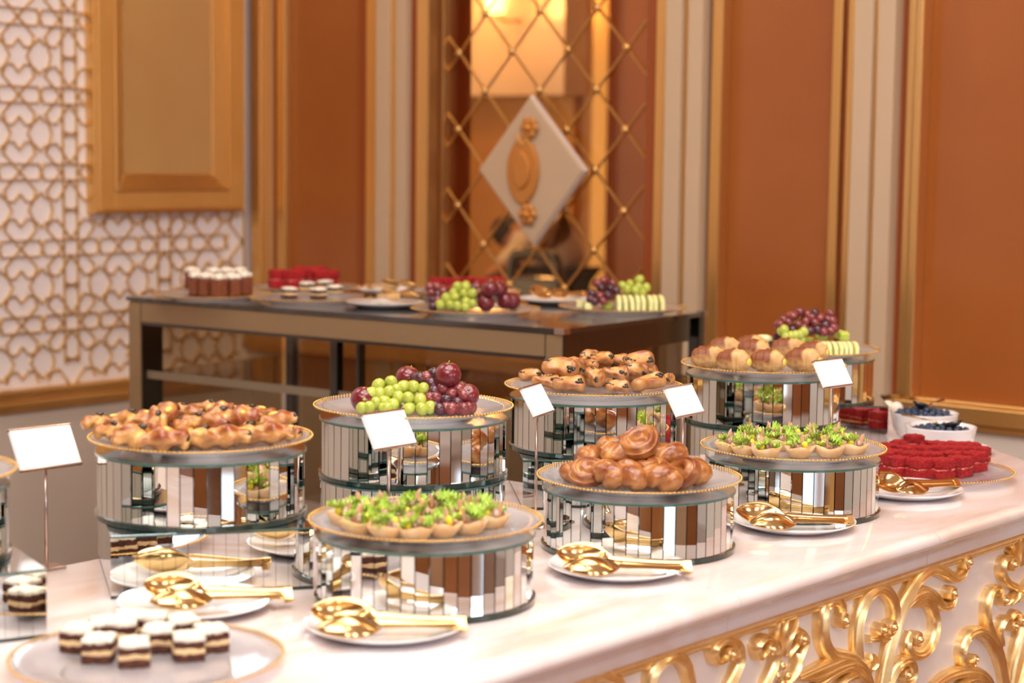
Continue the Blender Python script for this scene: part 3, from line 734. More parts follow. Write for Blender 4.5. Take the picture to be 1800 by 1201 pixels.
ORD = ['first', 'second', 'third', 'fourth', 'fifth', 'sixth', 'seventh', 'eighth', 'ninth', 'tenth', 'eleventh', 'twelfth', 'thirteenth', 'fourteenth', 'fifteenth', 'sixteenth']
def nth(i, n):
    if i == 0: return 'leftmost'
    if i == n-1: return 'rightmost'
    return (ORD[i]+' from left') if i <= n//2 else (ORD[n-1-i]+' from right')

# stands, in place
boxc = lambda p, rz: p + (M.Rotation(rz, 3, 'Z') @ V((BS/2, BS/2, 0)))   # from its front-left corner
# A: blistered pastries, far left pair
rzA = R(16); cA = boxc(at(196, 1054, CZ), rzA)
riser(cA, rzA, 'square mirrored riser under the left drum of curly pastries')
drum(cA+V((0, 0, BH)), 'mirrored drum on square riser below the left curly pastries', .03)
charger(cA+V((0, 0, BH+DH)), 'glass charger holding the curly raisin pastries at left')
# B: front tart drum
cB = at(747, 1053, CZ); drum(cB, 'front mirrored drum on marble below the nearest tart plate', .02)
charger(cB+V((0, 0, DH)), 'nearest glass charger filled with salad tarts')
# C: fruit stack
cC = at(729, 930, CZ); pC = cC.copy()
DC = 3.13; cC = V(((729-900)/FPX*DC*1.012, DC, CZ))
drum(cC, 'lower mirrored drum of the stack behind the front tarts', .05); drum(cC+V((0, 0, DH)), 'upper mirrored drum of the stack carrying grapes and plums', .01)
charger(cC+V((0, 0, 2*DH)), 'glass charger holding green grapes, red grapes and plums')
# D: twists
rzD = R(5); cD = V((.155, 3.50, CZ))
riser(cD, rzD, 'square mirrored riser behind the spiral bun drum')
drum(cD+V((0, 0, BH)), 'mirrored drum on square riser below the chocolate chip twists', .04)
charger(cD+V((0, 0, BH+DH)), 'glass charger holding the chocolate chip twists')
# E: mid buns
cE = at(1121, 961, CZ); drum(cE, 'mirrored drum in the middle below the spiral buns', .0)
charger(cE+V((0, 0, DH)), 'glass charger holding the pile of spiral buns')
# F: croissants
DF = 3.82; cF = V(((1340-900)/FPX*DF*1.012, DF, CZ))
drum(cF, 'lower mirrored drum of the croissant stack', .02); drum(cF+V((0, 0, DH)), 'upper mirrored drum directly under the croissants', .06)
charger(cF+V((0, 0, 2*DH)), 'glass charger holding the dusted croissants')
# G: right tarts
cG = at(1391, 897, CZ); drum(cG, 'right mirrored drum on marble below the far tart plate', .03)
charger(cG+V((0, 0, DH)), 'right glass charger filled with salad tarts')
# H: far fruit
rzH = R(-5); cHc = at(1559, 786, CZ); cH = cHc + (M.Rotation(rzH, 3, 'Z') @ V((-BS/2, BS/2, 0)))
cHd = V((.655*1.012, 4.235, CZ)); riser(cH, rzH, 'square mirrored riser beside the berry bowls')
drum(cHd+V((0, 0, BH)), 'farthest mirrored drum under the melon and grapes', .03)
charger(cHd+V((0, 0, BH+DH)), 'farthest glass charger holding melon and red grapes')
# I: left edge
rzI = R(30); cI = at(82, 1121, CZ) + (M.Rotation(rzI, 3, 'Z') @ V((-BS/2, BS/2, 0)))
riser(cI, rzI, 'square mirrored riser cut by the left edge, beside the cream cakes')
cI2 = cI + V((-.025, -.0, BH)); drum(cI2, 'mirrored drum cut by the left edge', .02)
charger(cI2+V((0, 0, DH)), 'glass charger cut by the left edge')
for n_, c_ in zip('ABCDEFGHI', (cA, cB, cC, cD, cE, cF, cG, cH, cI)): print(n_, [round(x, 3) for x in c_])
# plates of cakes on the marble
cJ = at(259, 1150, CZ+.0195); cJ.z = CZ; charger(cJ, 'glass charger on marble holding chocolate cream cakes')
cK = at(1634, 824, CZ+.0195); cK.z = CZ; charger(cK, 'glass charger on marble holding red velvet cakes')
# tongs
tong_set(677, 1112, CZ, (818, 1098), (552, 1090), 'in front of the nearest tart drum')
tong_set(343, 1071, CZ, (512, 1046), (262, 1044), 'in front of the left square riser')
tong_set(1085, 1007, CZ, (1214, 998), (990, 986), 'in front of the spiral bun drum')
tong_set(1394, 928, CZ, (1499, 917), (1313, 910), 'in front of the right tart drum')
tong_set(1592, 870, CZ, (1684, 851), (1520, 858), 'beside the red velvet cakes')
# card holders
s1 = at(82, 1001, CZ); sign(s1, s1.z+.188, 46, 'large blank card on a pole at the left edge of the counter', .104, .066, 30)
def sgn(px, D, zt, yaw, label, wd=.090, hg=.056): sign(V(((px-900)/FPX*D*1.012, D, 0)), zt, yaw, label, wd, hg)
sgn(686, 2.93, 1.105, 50, 'blank card in front of the green grapes', .092, .060)
s3 = at(941, 926, CZ); sign(s3, 1.120, 68, 'blank card on a pole left of the chip twists', .088, .054)
sgn(1202, 3.31, 1.107, 54, 'blank card on a pole right of the chip twists', .090, .056)
sgn(1461, 3.60, 1.126, 45, 'blank card in front of the croissants')

# ---------------------------------------------------------------- food
def blob(L_, wd, hg, nu=22, nv=18, prof=None, groove=None, bend=0, twist=0, seed=0, lump=.08):
    """rolled dough: x along, closed; returns MB with 'brown' attribute"""
    vs = []; fs = []; at_ = []
    prof = prof or (lambda u: sqrt(max(0, 1-abs(2*u-1)**2.6)))
    for i in range(nu+1):
        u = i/nu; r = max(prof(u), .02)
        for j in range(nv):
            a = 2*pi*j/nv
            g = groove(u, a) if groove else 0
            k = r*(1-g)*(1+lump*noise.noise((u*4+seed*3.1, cos(a)*1.3, sin(a)*1.3+seed)))
            a2 = a+twist*(u-.5)
            y = cos(a)*wd/2*k; z = sin(a)*hg/2*k
            y, z = y*cos(twist*(u-.5))-z*sin(twist*(u-.5)), y*sin(twist*(u-.5))+z*cos(twist*(u-.5))
            x = (u-.5)*L_
            y += bend*(1-(2*u-1)**2)
            vs.append((x, y, z))
            at_.append(max(0, min(1, .22+.50*max(0, z/(hg/2))-1.6*g+.20*sin(a*5+u*14+3*noise.noise((u*3, a, seed)))*sin(pi*u)+.22*noise.noise((u*5+seed, a, 2)))))
    for i in range(nu):
        for j in range(nv):
            j2 = (j+1) % nv; fs.append((i*nv+j, (i+1)*nv+j, (i+1)*nv+j2, i*nv+j2))
    fs.append(tuple(range(nv))); fs.append(tuple(reversed(range(nu*nv, nu*nv+nv))))
    return MB().add(vs, fs, at_=at_)
def spiral_bun(seed, r=.033, h=.036, ring=False):
    nr, na = 16, 36; vs = []; fs = []; at_ = []
    for s_ in (1, -1):
        for i in range(nr+1):
            q = i/nr
            for j in range(na):
                a = 2*pi*j/na
                rr = r*sin(q*pi/2)*(1+.07*sin(a*2+seed)+.04*sin(3*a+seed*2))
                z = h/2*cos(q*pi/2)**.75*s_ if q < 1 else 0
                g = 0
                if s_ > 0:
                    ph = (a/(2*pi)+2.3*q+seed) % 1.0
                    g = exp(-((ph-.5)/.13)**2)*(1 if .1 < q < .97 else .2)
                    z -= h*.22*g
                    if ring: z -= h*.35*exp(-(q/.3)**2)
                vs.append((rr*(1-.06*g), rr*0+r*sin(q*pi/2)*(1+.07*sin(a*2+seed))*0, z))
                vs[-1] = (rr*cos(a), rr*sin(a)*.88, z)
                at_.append(max(0, min(1, .62-.62*g+.2*noise.noise((q*3, a, seed)) if s_ > 0 else .45)))
    for s_ in (0, 1):
        o = s_*(nr+1)*na
        for i in range(nr):
            for j in range(na):
                j2 = (j+1) % na; f = (o+i*na+j, o+(i+1)*na+j, o+(i+1)*na+j2, o+i*na+j2)
                fs.append(f if s_ == 0 else f[::-1])
    return MB().add(vs, fs, at_=at_)
def gr_heli(n, d, k): return lambda u, a: d*max(0, cos(a*k+u*n*2*pi))**6
def place(me_or_list, name, p, rot, label, cat, group, s=1.0):
    mx = M.Translation(p) @ M.Rotation(rot[2], 4, 'Z') @ M.Rotation(rot[1], 4, 'Y') @ M.Rotation(rot[0], 4, 'X') @ M.Scale(s, 4)
    if isinstance(me_or_list, list):
        d = empty(name); d.matrix_world = mx; root = d
        for nm, me in me_or_list:
            o = link(nm, me, d)
            if nm in ('chocolate_chips', 'raisins', 'salad_filling', 'lettuce'): o['kind'] = 'stuff'
    else: root = link(name, me_or_list, None, mx)
    return tag(root, label, cat, group)

# spiral buns (middle plate): crop places, layer height, rotation
bun_me = [spiral_bun(k*.37, ring=(k == 0)).mesh('spiral_bun', DOUGH2, True, True) for k in range(5)]
roll_me = [blob(.062, .044, .038, 26, 24, groove=gr_heli(1.0+.3*k, .26, 2), seed=k, bend=.004, lump=.14).mesh('twisted_roll', DOUGH2, True, True) for k in range(3)]
zE = CZ+DH+SURF
BN = [ # px, py, height above plate, kind, yaw, pitch, scale, where
 (1124,778,.066,'b',20,0,1.12,'with open rings, topmost of the pile', (24,-20)),
 (1090,800,.046,'r',10,0,1.05,'second layer, left of the topmost', (10,0)),
 (1040,803,.038,'r',60,0,1.0,'back left, second layer', (0,0)),
 (1034,830,.021,'b',10,0,1.0,'with pale swirl at the left front', (42,0)),
 (1007,830,.018,'r',75,0,.85,'leftmost of the pile', (0,0)),
 (1069,834,.022,'r',-55,0,1.12,'plump, front row left of the striped one', (0,10)),
 (1107,836,.022,'r',-60,0,1.15,'striped and pointing down, front centre', (0,14)),
 (1141,822,.028,'b',0,0,.95,'pale, just above the front right roll', (20,0)),
 (1163,841,.020,'r',-22,0,1.15,'long, front right', (0,6)),
 (1174,800,.044,'r',8,0,1.12,'smooth, second layer at right', (0,-6)),
 (1199,833,.022,'b',-60,0,1.05,'dark ringed, right front', (55,0)),
 (1220,829,.022,'r',-75,0,1.1,'rightmost of the pile', (0,8)),
 (1078,785,.040,'r',25,0,1.0,'mostly hidden behind the topmost left side', (0,0)),
 (1125,806,.024,'b',0,0,1.1,'hidden in the core of the pile', (0,0)),
 (1150,800,.026,'r',0,0,1.1,'hidden behind the right core of the pile', (0,0))]
for k, (px, py, h, kd, yw, _, s_, wh, tl) in enumerate(BN):
    p = at(px, py, zE+h)
    me = bun_me[k % 5] if kd == 'b' else roll_me[k % 3]
    if k == 0: me = bun_me[0]
    place(me, 'spiral_bun' if kd == 'b' else 'twisted_roll', p, (R(tl[0]), R(tl[1]), R(yw)), 'glazed %s, %s' % ('spiral bun' if kd == 'b' else 'twisted roll', wh), 'pastry', 'glazed buns piled on the middle plate', s_)

# chocolate chip twists
def chip_twist(seed):
    rnd = random.Random(seed)
    body_ = blob(.066, .041, .031, 34, 26, prof=lambda u: (.84+.16*abs(2*u-1)**1.2)*sqrt(max(0, 1-abs(2*u-1)**4.5)), twist=2.2 if seed % 2 else 1.2, seed=seed, groove=lambda u, a: .30*exp(-((sin(a)-1)/.25)**2)*sin(pi*u)**.5, lump=.14, bend=.004)
    ch_ = MB()
    for e in (-1, 1):
        for k in range(9):
            x = e*(.022+rnd.uniform(-.008, .007)); y = rnd.uniform(-.004, .004); tw = (2.2 if seed % 2 else 1.2)*(x/.074)
            sgn = 1; z = .0098*sgn; yy, zz = y*cos(tw)-z*sin(tw), y*sin(tw)+z*cos(tw)
            ch_.ball((x, yy, zz), .0030, 6, 5, (1.3, 1, .8))
    return [('dough', body_.mesh('dough', DOUGH, True, True)), ('chocolate_chips', ch_.mesh('chocolate_chips', CHIP, True))]
tw = [chip_twist(k) for k in range(4)]
zD = CZ+BH+DH+SURF
TW = [(932,660,.016,20,0,.62),(960,671,.016,-10,0,.75),(1000,675,.016,5,0,.85),(1046,662,.030,-65,20,.72),(985,648,.040,-28,8,1.0),(1082,656,.030,-20,0,.72),(1086,680,.014,5,0,.62),
      (1119,651,.030,-15,10,.68),(1140,672,.018,22,-10,.95),(1172,666,.016,-60,0,.55),(1124,636,.044,20,-6,.85),(1086,632,.044,-15,0,.6),(1058,631,.046,25,0,.7),(1037,626,.050,-10,0,.55),
      (1022,636,.044,30,0,.65),(1045,641,.046,80,0,.55),(995,638,.034,12,0,.75),(1008,646,.036,-20,0,.75),(1060,668,.012,10,0,.9),(1020,660,.016,40,0,.85),(1100,662,.012,30,0,.9),(1130,655,.012,-20,0,.85),(1000,652,.016,0,0,.9),(1060,645,.028,0,0,.9),(1100,640,.028,10,0,.8)]
order = sorted(range(len(TW)), key=lambda i: TW[i][0]); rank = {i: r for r, i in enumerate(order)}
def tier(h): return 'bottom layer' if h < .022 else ('middle layer' if h < .041 else 'top layer')
def rank_labels(rows, hidx, fmt):
    """unique labels: place counted from the left within its layer"""
    out = [None]*len(rows)
    for t in ('bottom layer', 'middle layer', 'top layer'):
        idx = sorted([i for i, r_ in enumerate(rows) if tier(r_[hidx]) == t], key=lambda i: rows[i][0])
        for q, i in enumerate(idx): out[i] = fmt % (nth(q, len(idx)), t)
    return out
tl_ = rank_labels(TW, 2, 'folded chocolate chip twist, %s in the %s')
for k, (px, py, h, yw, pt, s_) in enumerate(TW):
    place(tw[k % 4], 'chocolate_chip_twist', at(px, py, zD+h), (R(random.uniform(-10, 75)), R(pt), R(yw)), tl_[k], 'pastry', 'chocolate chip twists on the centre back stand', s_*1.12)

# curly raisin pastries at left
def curly(seed):
    rnd = random.Random(seed+50)
    b_ = blob(.100, .044, .036, 34, 24, prof=lambda u: (.78+.16*sin(u*19+seed))*sqrt(max(0, 1-abs(2*u-1)**5)), groove=gr_heli(1.7, .46, 1), bend=.008, seed=seed, lump=.36, twist=1.2)
    c_ = MB(); c2 = MB()
    c_.ball((.046, .002, .001), .0075, 8, 6, (.5, 1.1, 1)); c_.ball((-.012, .012, .0150), .0052, 8, 6, (1.5, 1, .7))
    c2.ball((.015, .005, .0125), .0075, 10, 8, (1.4, .7, .5))
    return [('dough', b_.mesh('dough', DOUGH3, True, True)), ('raisins', c_.mesh('raisins', CHIP, True)), ('custard_filling', c2.mesh('custard_filling', CUST, True))]
cu = [curly(k) for k in range(4)]
zA = CZ+BH+DH+SURF
CU = [(188,744,.024,20,0,.80),(208,764,.020,-25,0,.85),(265,774,.018,4,0,1.15),(245,738,.036,15,0,.85),(289,738,.042,70,-20,.85),(324,722,.044,-20,0,.70),(377,719,.048,-15,0,.65),
      (330,748,.030,80,0,.75),(358,746,.032,-10,0,.80),(377,767,.020,12,0,1.10),(405,738,.038,15,0,.90),(446,727,.034,-20,0,.75),(470,742,.032,22,-8,.95),(458,762,.020,14,0,1.05),(496,760,.019,-30,0,.70),
      (322,768,.016,40,0,.95),(420,758,.018,0,0,.95),(275,755,.022,20,0,.95),(335,735,.026,0,0,1.0),(400,727,.028,-10,0,.8),(300,722,.030,30,0,.7)]
cl_ = rank_labels(CU, 2, 'curly raisin pastry, %s in the %s')
for k, (px, py, h, yw, pt, s_) in enumerate(CU):
    place(cu[k % 4], 'raisin_pastry', at(px, py, zA+h), (R(random.uniform(-30, 40)), R(pt), R(yw)), cl_[k], 'pastry', 'curly raisin pastries on the left stand', s_)

# croissants
def croissant(seed):
    vs_ = lambda u: (.62+.38*sin(pi*min(1, max(0, u))))*(1-.13*((u*4.2+.1) % 1.0))*sqrt(max(0, 1-abs(2*u-1)**9))
    b_ = blob(.078, .054, .056, 44, 24, prof=vs_, seed=seed, bend=.006, lump=.05)
    for i in range(len(b_.v)):
        x, y, z = b_.v[i]; t = noise.noise((x*30+seed, y*30, z*30))
        b_.a[i] = max(0, min(1, (.95 if x < .006+.012*t else max(.1, .95-((x-.006-.012*t)/.006)))*max(.25, min(1, .55+z/.025))))
    f_ = MB().ball((.0375, .001, -.001), .0105, 12, 8, (.45, 1, .9))
    return [('crust', b_.mesh('crust', CROIS, True, True)), ('custard_filling', f_.mesh('custard_filling', CUST, True))]
cr = [croissant(k) for k in range(3)]
zF = CZ+2*DH+SURF
CR = [(1245,628,.024,-12,.98,'leftmost, front left of the plate'),(1289,635,.022,-32,1.0,'in front, showing yellow filling, left of centre'),(1349,636,.022,-24,1.0,'in the front middle'),(1412,633,.022,-34,1.05,'in front, half behind the card'),
      (1274,611,.024,-20,.95,'in the back row at left'),(1325,617,.024,-26,.98,'in the second row, left of centre'),(1385,613,.024,-15,.98,'in the back row, before the melon'),(1322,607,.022,-18,.95,'farthest back, left of the melon'),(1430,618,.024,-30,.9,'rightmost, in the second row')]
for k, (px, py, h, yw, s_, wh) in enumerate(CR):
    place(cr[k % 3], 'croissant', at(px, py, zF+h+.002), (R(random.uniform(-10, 10)), 0, R(yw)), 'cocoa dusted croissant %s' % wh, 'croissant', 'croissants on the right back stand', s_*.92)

# salad tarts
def lettuce(rnd, r=.016):
    mb = MB(); nr, na = 6, 64; vs = []; fs = []
    for i in range(nr+1):
        q = i/nr
        for j in range(na):
            a = 2*pi*j/na*.72; fr = (q**2)*.22
            rr = r*q*(1+fr*.6*sin(a*11+1)+.1*sin(a*3)); z = r*(q**1.6)*.55 + r*fr*sin(a*17+rnd)*.8+r*fr*.5*sin(a*31)
            vs.append((rr*cos(a), rr*sin(a)*.8, z))
    for i in range(nr):
        for j in range(na-1): fs.append((i*na+j, i*na+j+1, (i+1)*na+j+1, (i+1)*na+j))
    return vs, fs
def tart(seed):
    rnd = random.Random(seed+9); out = []
    n = 44; pr = [(.0001, 0), (.015, 0), (.0175, .002), (.0235, .011), (.0262, .0195), (.0250, .0200), (.0220, .0125), (.016, .005), (.0001, .004)]
    mb = MB(); mb.lathe(pr, n)
    for i, (x, y, z) in enumerate(mb.v):
        a = atan2(y, x); f = z/.02
        k = 1+f*(.10*sin(3*a+seed)+.05*sin(7*a)); mb.v[i] = (x*k*1.06, y*k*.92, z*(1+.10*sin(4*a+seed)))
    out.append(('tart_shell', mb.mesh('tart_shell', SHELL, True)))
    mb = MB()
    for k in range(14):
        a = rnd.uniform(0, 2*pi); q = rnd.uniform(0, .012)
        mb.ball((q*cos(a), q*sin(a), .014+rnd.uniform(0, .012)-q*.4), rnd.uniform(.005, .0085), 7, 5, (1, 1, .8))
    out.append(('salad_filling', mb.mesh('salad_filling', FILL, True)))
    mb = MB()
    for k in range(3):
        vs, fs = lettuce(rnd.uniform(0, 6), rnd.uniform(.014, .019)); a = rnd.uniform(0, 6.28)
        mb.add(vs, fs, M.Translation((.008*cos(a), .008*sin(a), .018+.004*k)) @ M.Rotation(rnd.uniform(0, 6.28), 4, 'Z') @ M.Rotation(rnd.uniform(-.9, .9), 4, 'X'))
    out.append(('lettuce', mb.mesh('lettuce', LETT, True)))
    for k in range(2):
        a = rnd.uniform(0, 6.28); tl = rnd.uniform(-.4, .4)
        mb = MB(); mb.add([(-.0038, -.0016, 0), (.0038, -.0016, 0), (.0038, .0016, 0), (-.0038, .0016, 0), (-.0034, -.001, .024), (.0020, -.001, .029), (.0020, .001, .029), (-.0034, .001, .024)], [(3,2,1,0),(4,5,6,7),(0,1,5,4),(1,2,6,5),(2,3,7,6),(3,0,4,7)],
               M.Translation((.012*cos(a), .010*sin(a), .014)) @ M.Rotation(a, 4, 'Z') @ M.Rotation(tl, 4, 'Y'))
        out.append(('ham_strip', mb.mesh('ham_strip', HAM)))
    a = rnd.uniform(3.6, 5.6)
    mx = M.Translation((.013*cos(a), .013*sin(a), .022)) @ M.Rotation(a+pi/2, 4, 'Z') @ M.Rotation(R(70), 4, 'X')
    mb = MB().lathe([(.0001, -.0016), (.0078, -.0014), (.0088, 0), (.0078, .0014), (.0001, .0016)], 16, mx=mx); out.append(('grape_slice', mb.mesh('grape_slice', GSLI, True)))
    a += rnd.choice((1.3, -1.3)); mb = MB().ball((.012*cos(a), .012*sin(a), .023), .006, 8, 6, (1, .7, 1.3)); out.append(('yellow_cube', mb.mesh('yellow_cube', YELL, True)))
    return out
tt = [tart(k) for k in range(6)]
def tarts(rows, z, org, sc_, what):
    allp = []
    for rn, row in rows:
        for q, (x, y) in enumerate(row):
            p = at(org[0]+x/sc_, org[1]+y/sc_, z+.010)
            p.z = z; i = len(allp); allp.append(p)
            place(tt[(i*5+len(rn)) % 6], 'salad_tart', p, (0, 0, R((i*67) % 50-25)), '%s salad tart in the %s of the %s plate' % (nth(q, len(row)), rn, what), 'tart', 'salad tarts on the %s plate' % what, .98)
tarts([('front row', [(140,335),(300,365),(520,395),(860,385),(1190,385),(1440,355)]), ('middle row', [(430,300),(680,310),(1020,315),(1290,300)]), ('back row', [(350,255),(560,250),(790,250),(1030,250),(1240,262)])], CZ+DH+SURF, (1260, 730), 6.0, 'right')
tarts([('front row', [(275,400),(530,440),(790,455),(1040,425),(1290,400),(1500,345)]), ('middle row', [(150,330),(400,340),(640,350),(900,350),(1160,340),(1390,300)]), ('back row', [(280,275),(520,265),(770,260),(1010,262),(1230,270)])], CZ+DH+SURF, (580, 850), 5.294, 'nearest')

# grapes and plums
gmesh = {k: MB().ball((0, 0, 0), .0107, 18, 12, (1, 1, 1.12)).mesh('grape', m_, True) for k, m_ in (('g', GREENG), ('r', REDG), ('d', DARKGR))}
def bunch(pts, sc_, org, plane_p, plane_n, label, grp, zmin, depth=1, rad=.0107, mixk=None):
    q = [(k_, onp(org[0]+x/sc_, org[1]+y/sc_, plane_p, plane_n)) for k_, x, y, *_ in pts]
    c0 = sum((p for _, p in q), V((0, 0, 0)))/len(q)
    root = empty('grape_bunch', c0); tag(root, label, 'grapes', grp)
    back = V((0, 1, 0))
    Q = []
    for dd in range(depth+1):
        for i, (k_, p) in enumerate(q):
            if dd and (i % 3 == 2 or p.z < zmin+.02): 
                if i % 3 == 2: continue
            pp = p+back*(.017*dd)+V((random.uniform(-.004, .004), 0, random.uniform(-.004, 0)))*dd
            pp.z = max(pp.z, zmin+.0105*(rad/.0107)); Q.append((k_, pp))
    for k_, pp in Q:
        s_ = rad/.0107*random.uniform(.93, 1.07)
        link('grape', gmesh[k_], root, M.Translation(pp-c0) @ M.Rotation(random.uniform(-1, 1), 4, 'X') @ M.Rotation(random.uniform(-1, 1), 4, 'Y') @ M.Scale(s_, 4))
    mb = MB(); c = sum((p for _, p in Q), V((0, 0, 0)))/len(Q)-c0
    for i, (k_, pp) in enumerate(Q):
        if i % 2 == 0: mb.tube([tuple(c), tuple((pp-c0)*.9+c*.1)], .0011, 5)
    mb.build('stem', STEM, root, True)
    return root
plum_me = None
def plum_mesh():
    mb = MB(); mb.ball((0, 0, 0), 1, 28, 18, (1, 1, .95))
    for i, (x, y, z) in enumerate(mb.v):
        g = .07*exp(-(y/.16)**2)*(1 if x > 0 else 0); d = .16*exp(-((x*x+y*y)/.05))*(1 if z > 0 else 0)
        mb.v[i] = (x*(1-g), y, z-d)
    return mb.mesh('plum_flesh', PLUM, True)
plum_me = plum_mesh()
pst = MB().tube([(0, 0, .80), (.03, 0, .92), (.09, 0, 1.05)], .035, 6).mesh('plum_stem', STEM, True)
def plum(p, r, label, grp, rot=(0, 0, 0)):
    d = empty('plum'); d.matrix_world = M.Translation(p) @ M.Rotation(rot[2], 4, 'Z') @ M.Rotation(rot[0], 4, 'X') @ M.Scale(r, 4)
    link('flesh', plum_me, d); link('stem', pst, d); return tag(d, label, 'plum', grp)
zC = CZ+2*DH+SURF
pn = V((0, -.80, .60)); pp0 = cC + V((0, -.062, 0)); pp0.z = zC+.010
GO = (590, 630); GS = 6.923
bunch([('g',520,325),('g',680,285),('g',650,410),('g',820,345),('g',950,350),('g',1065,370),('g',430,430),('g',345,505),('g',318,612),('g',495,545),('g',530,430),('g',760,470),('g',885,485),('g',1030,510),('g',890,640),('g',1050,645),('g',700,565),('g',600,530),('g',410,600),('g',590,625),('g',740,385),('g',620,640),('g',1150,600)],
      GS, GO, pp0, pn, 'green grape bunch on the stand behind the card', 'grape bunches on the centre fruit plate', zC)
bunch([('d',1190,195),('d',1165,310),('r',1270,280),('r',1305,370),('d',1395,315),('r',1410,430),('r',1505,380),('r',1225,485),('d',1340,510),('r',1140,490),('r',1555,450),('r',1410,640),('d',1265,660),('r',1620,600),('r',1510,630),('d',1030,245),('r',1105,235),('r',1560,660),('d',1200,400),('d',1200,590),('r',1340,240),('d',1480,540),('r',1345,600)],
      GS, GO, pp0+V((0, .004, 0)), pn, 'red and black grape bunch right of the green grapes', 'grape bunches on the centre fruit plate', zC)
def onz(x, y, z, sc_=GS, org=GO): return at(org[0]+x/sc_, org[1]+y/sc_, z)
plum(onz(1370, 200, zC+.064), .0225, 'bright red plum on top of the centre fruit pile', 'plums on the centre fruit plate')
plum(onz(880, 235, zC+.052), .0210, 'red plum behind the green grapes in the centre fruit pile', 'plums on the centre fruit plate', (.3, 0, 1))
plum(onz(340, 505, zC+.0215), .0225, 'dark plum at the left end of the centre fruit pile', 'plums on the centre fruit plate', (1, 0, 2))
plum(onz(1610, 450, zC+.030), .0195, 'red plum at the right end of the centre fruit pile', 'plums on the centre fruit plate', (.8, 0, 0))
plum(onz(1150, 420, zC+.026)+V((0, .03, 0)), .022, 'plum hidden behind the grapes in the middle of the pile', 'plums on the centre fruit plate')
# melon
def slice_me(m_, n=14, w_=.010, r=.036, ir=0.0, arc=pi*.62):
    """thick arc slice standing on its flat side, x thin"""
    mb = MB(); out = [(r*cos(a)*1.0, r*sin(a)) for a in [(pi-arc)/2+arc*i/n for i in range(n+1)]]
    z0 = out[0][1]*.0
    pts = [(-r*.86, 0)]+[(y, z) for y, z in reversed(out) if z >= 0]+[(r*.86, 0)]
    k = len(pts); vs = [(-w_/2, y, z) for y, z in pts]+[(w_/2, y, z) for y, z in pts]
    mb.add(vs, [tuple(reversed(range(k))), tuple(range(k, 2*k))]+[(i, (i+1) % k, (i+1) % k+k, i+k) for i in range(k)])
    return mb.mesh('melon_slice', m_)
ms = slice_me(MELON); mch = MB().box((-.012, -.010, 0), (.012, .010, .019)).mesh('melon_chunk', MELONG)
def melon_row(p0, p1, n, z, label, grp, s=1.0):
    for k in range(n):
        t = k/(n-1); p = p0.lerp(p1, t); p.z = z
        yaw = atan2(p1.y-p0.y, p1.x-p0.x)
        o = link('melon_slice', ms, None, M.Translation(p) @ M.Rotation(yaw+R(random.uniform(-4, 4)), 4, 'Z') @ M.Rotation(R(random.uniform(-3, 3)), 4, 'Y') @ M.Scale(s, 4))
        bev(o, .002); tag(o, '%s pale ridged melon slice %s' % (nth(k, n), label), 'melon', grp)
zH = CZ+BH+DH+SURF
HO = (1280, 500); HS = 6.0
cHp = cHd.copy()
melon_row(at(1446, 624, zH), at(1500, 624, zH), 7, zH, 'on the far right stand', 'melon slices on the far right stand', .85)
pn2 = V((0, -.85, .52)); pp2 = cHp+V((0, -.03, 0)); pp2.z = zH+.012
bunch([('r',755,290),('r',690,335),('r',640,405),('r',745,430),('r',820,390),('d',915,300),('r',975,355),('r',920,410),('d',1030,430),('r',1080,310),('r',1100,385),('d',870,490),('r',1085,490),('r',1060,370),('r',590,375),('r',550,425),('d',950,480),('r',1120,460),('r',840,320),('r',1010,500),('d',680,480),('r',800,460),('r',880,350)],
      HS, HO, pp2+V((0, .012, 0)), pn2, 'red grape bunch heaped on top of the melon at far right', 'grapes on the far right stand', zH+.014, 1)
bunch([('g',590,480),('g',710,535),('g',610,550),('g',800,500),('g',760,530),('g',660,540)], HS, HO, pp2, pn2, 'green grapes peeking out below the red bunch at far right', 'grapes on the far right stand', zH, 1)
for k, (x, y, h, yw, wh) in enumerate(((980,540,.030,20,'below the red grapes, front centre'),(860,605,.014,70,'lime coloured, left of the ridged slices'),(1170,530,.036,50,'on top of the ridged slices, left one'),(1215,545,.034,10,'on top of the ridged slices, right one'),(640,610,.010,5,'flat yellow, behind the croissants'),(760,600,.008,-5,'low, between the croissants and grapes'))):
    o = link('melon_chunk', mch, None, M.Translation(at(HO[0]+x/HS, HO[1]+y/HS, zH+h)-V((0, 0, .009))) @ M.Rotation(R(yw), 4, 'Z') @ M.Rotation(R(15 if h > .02 else 0), 4, 'X') @ M.Scale(1.0, 4))
    bev(o, .004); tag(o, 'green melon chunk %s' % wh, 'melon', 'green melon chunks on the far right stand')
o = MB().tube([(-.017, 0, 0), (-.008, 0, .001), (.008, 0, .001), (.018, 0, 0)], [.009, .0105, .0105, .007], 14).build('pineapple_chunk', MELON, None, True, mx=M.Translation(at(1343, 597, zH+.018)) @ M.Rotation(R(-12), 4, 'Z'))
tag(o, 'thick yellow fruit chunk at the left end of the far right plate', 'pineapple')
bb = MB(); 
for k in range(30):
    a = k*2.4; z = 1-2*(k+.5)/30; r_ = sqrt(1-z*z); bb.ball((r_*cos(a)*.008, r_*sin(a)*.008, z*.009), .0028, 6, 5)
bbm = bb.mesh('blackberry', DARKGR, True)
for (x, y, h, wh) in ((520, 560, .026, 'above the yellow chunk'), (455, 645, .010, 'beside the yellow chunk')):
    tag(link('blackberry', bbm, None, M.Translation(at(HO[0]+x/HS, HO[1]+y/HS, zH+h))), 'blackberry %s at far right' % wh, 'berry', 'blackberries on the far right stand')

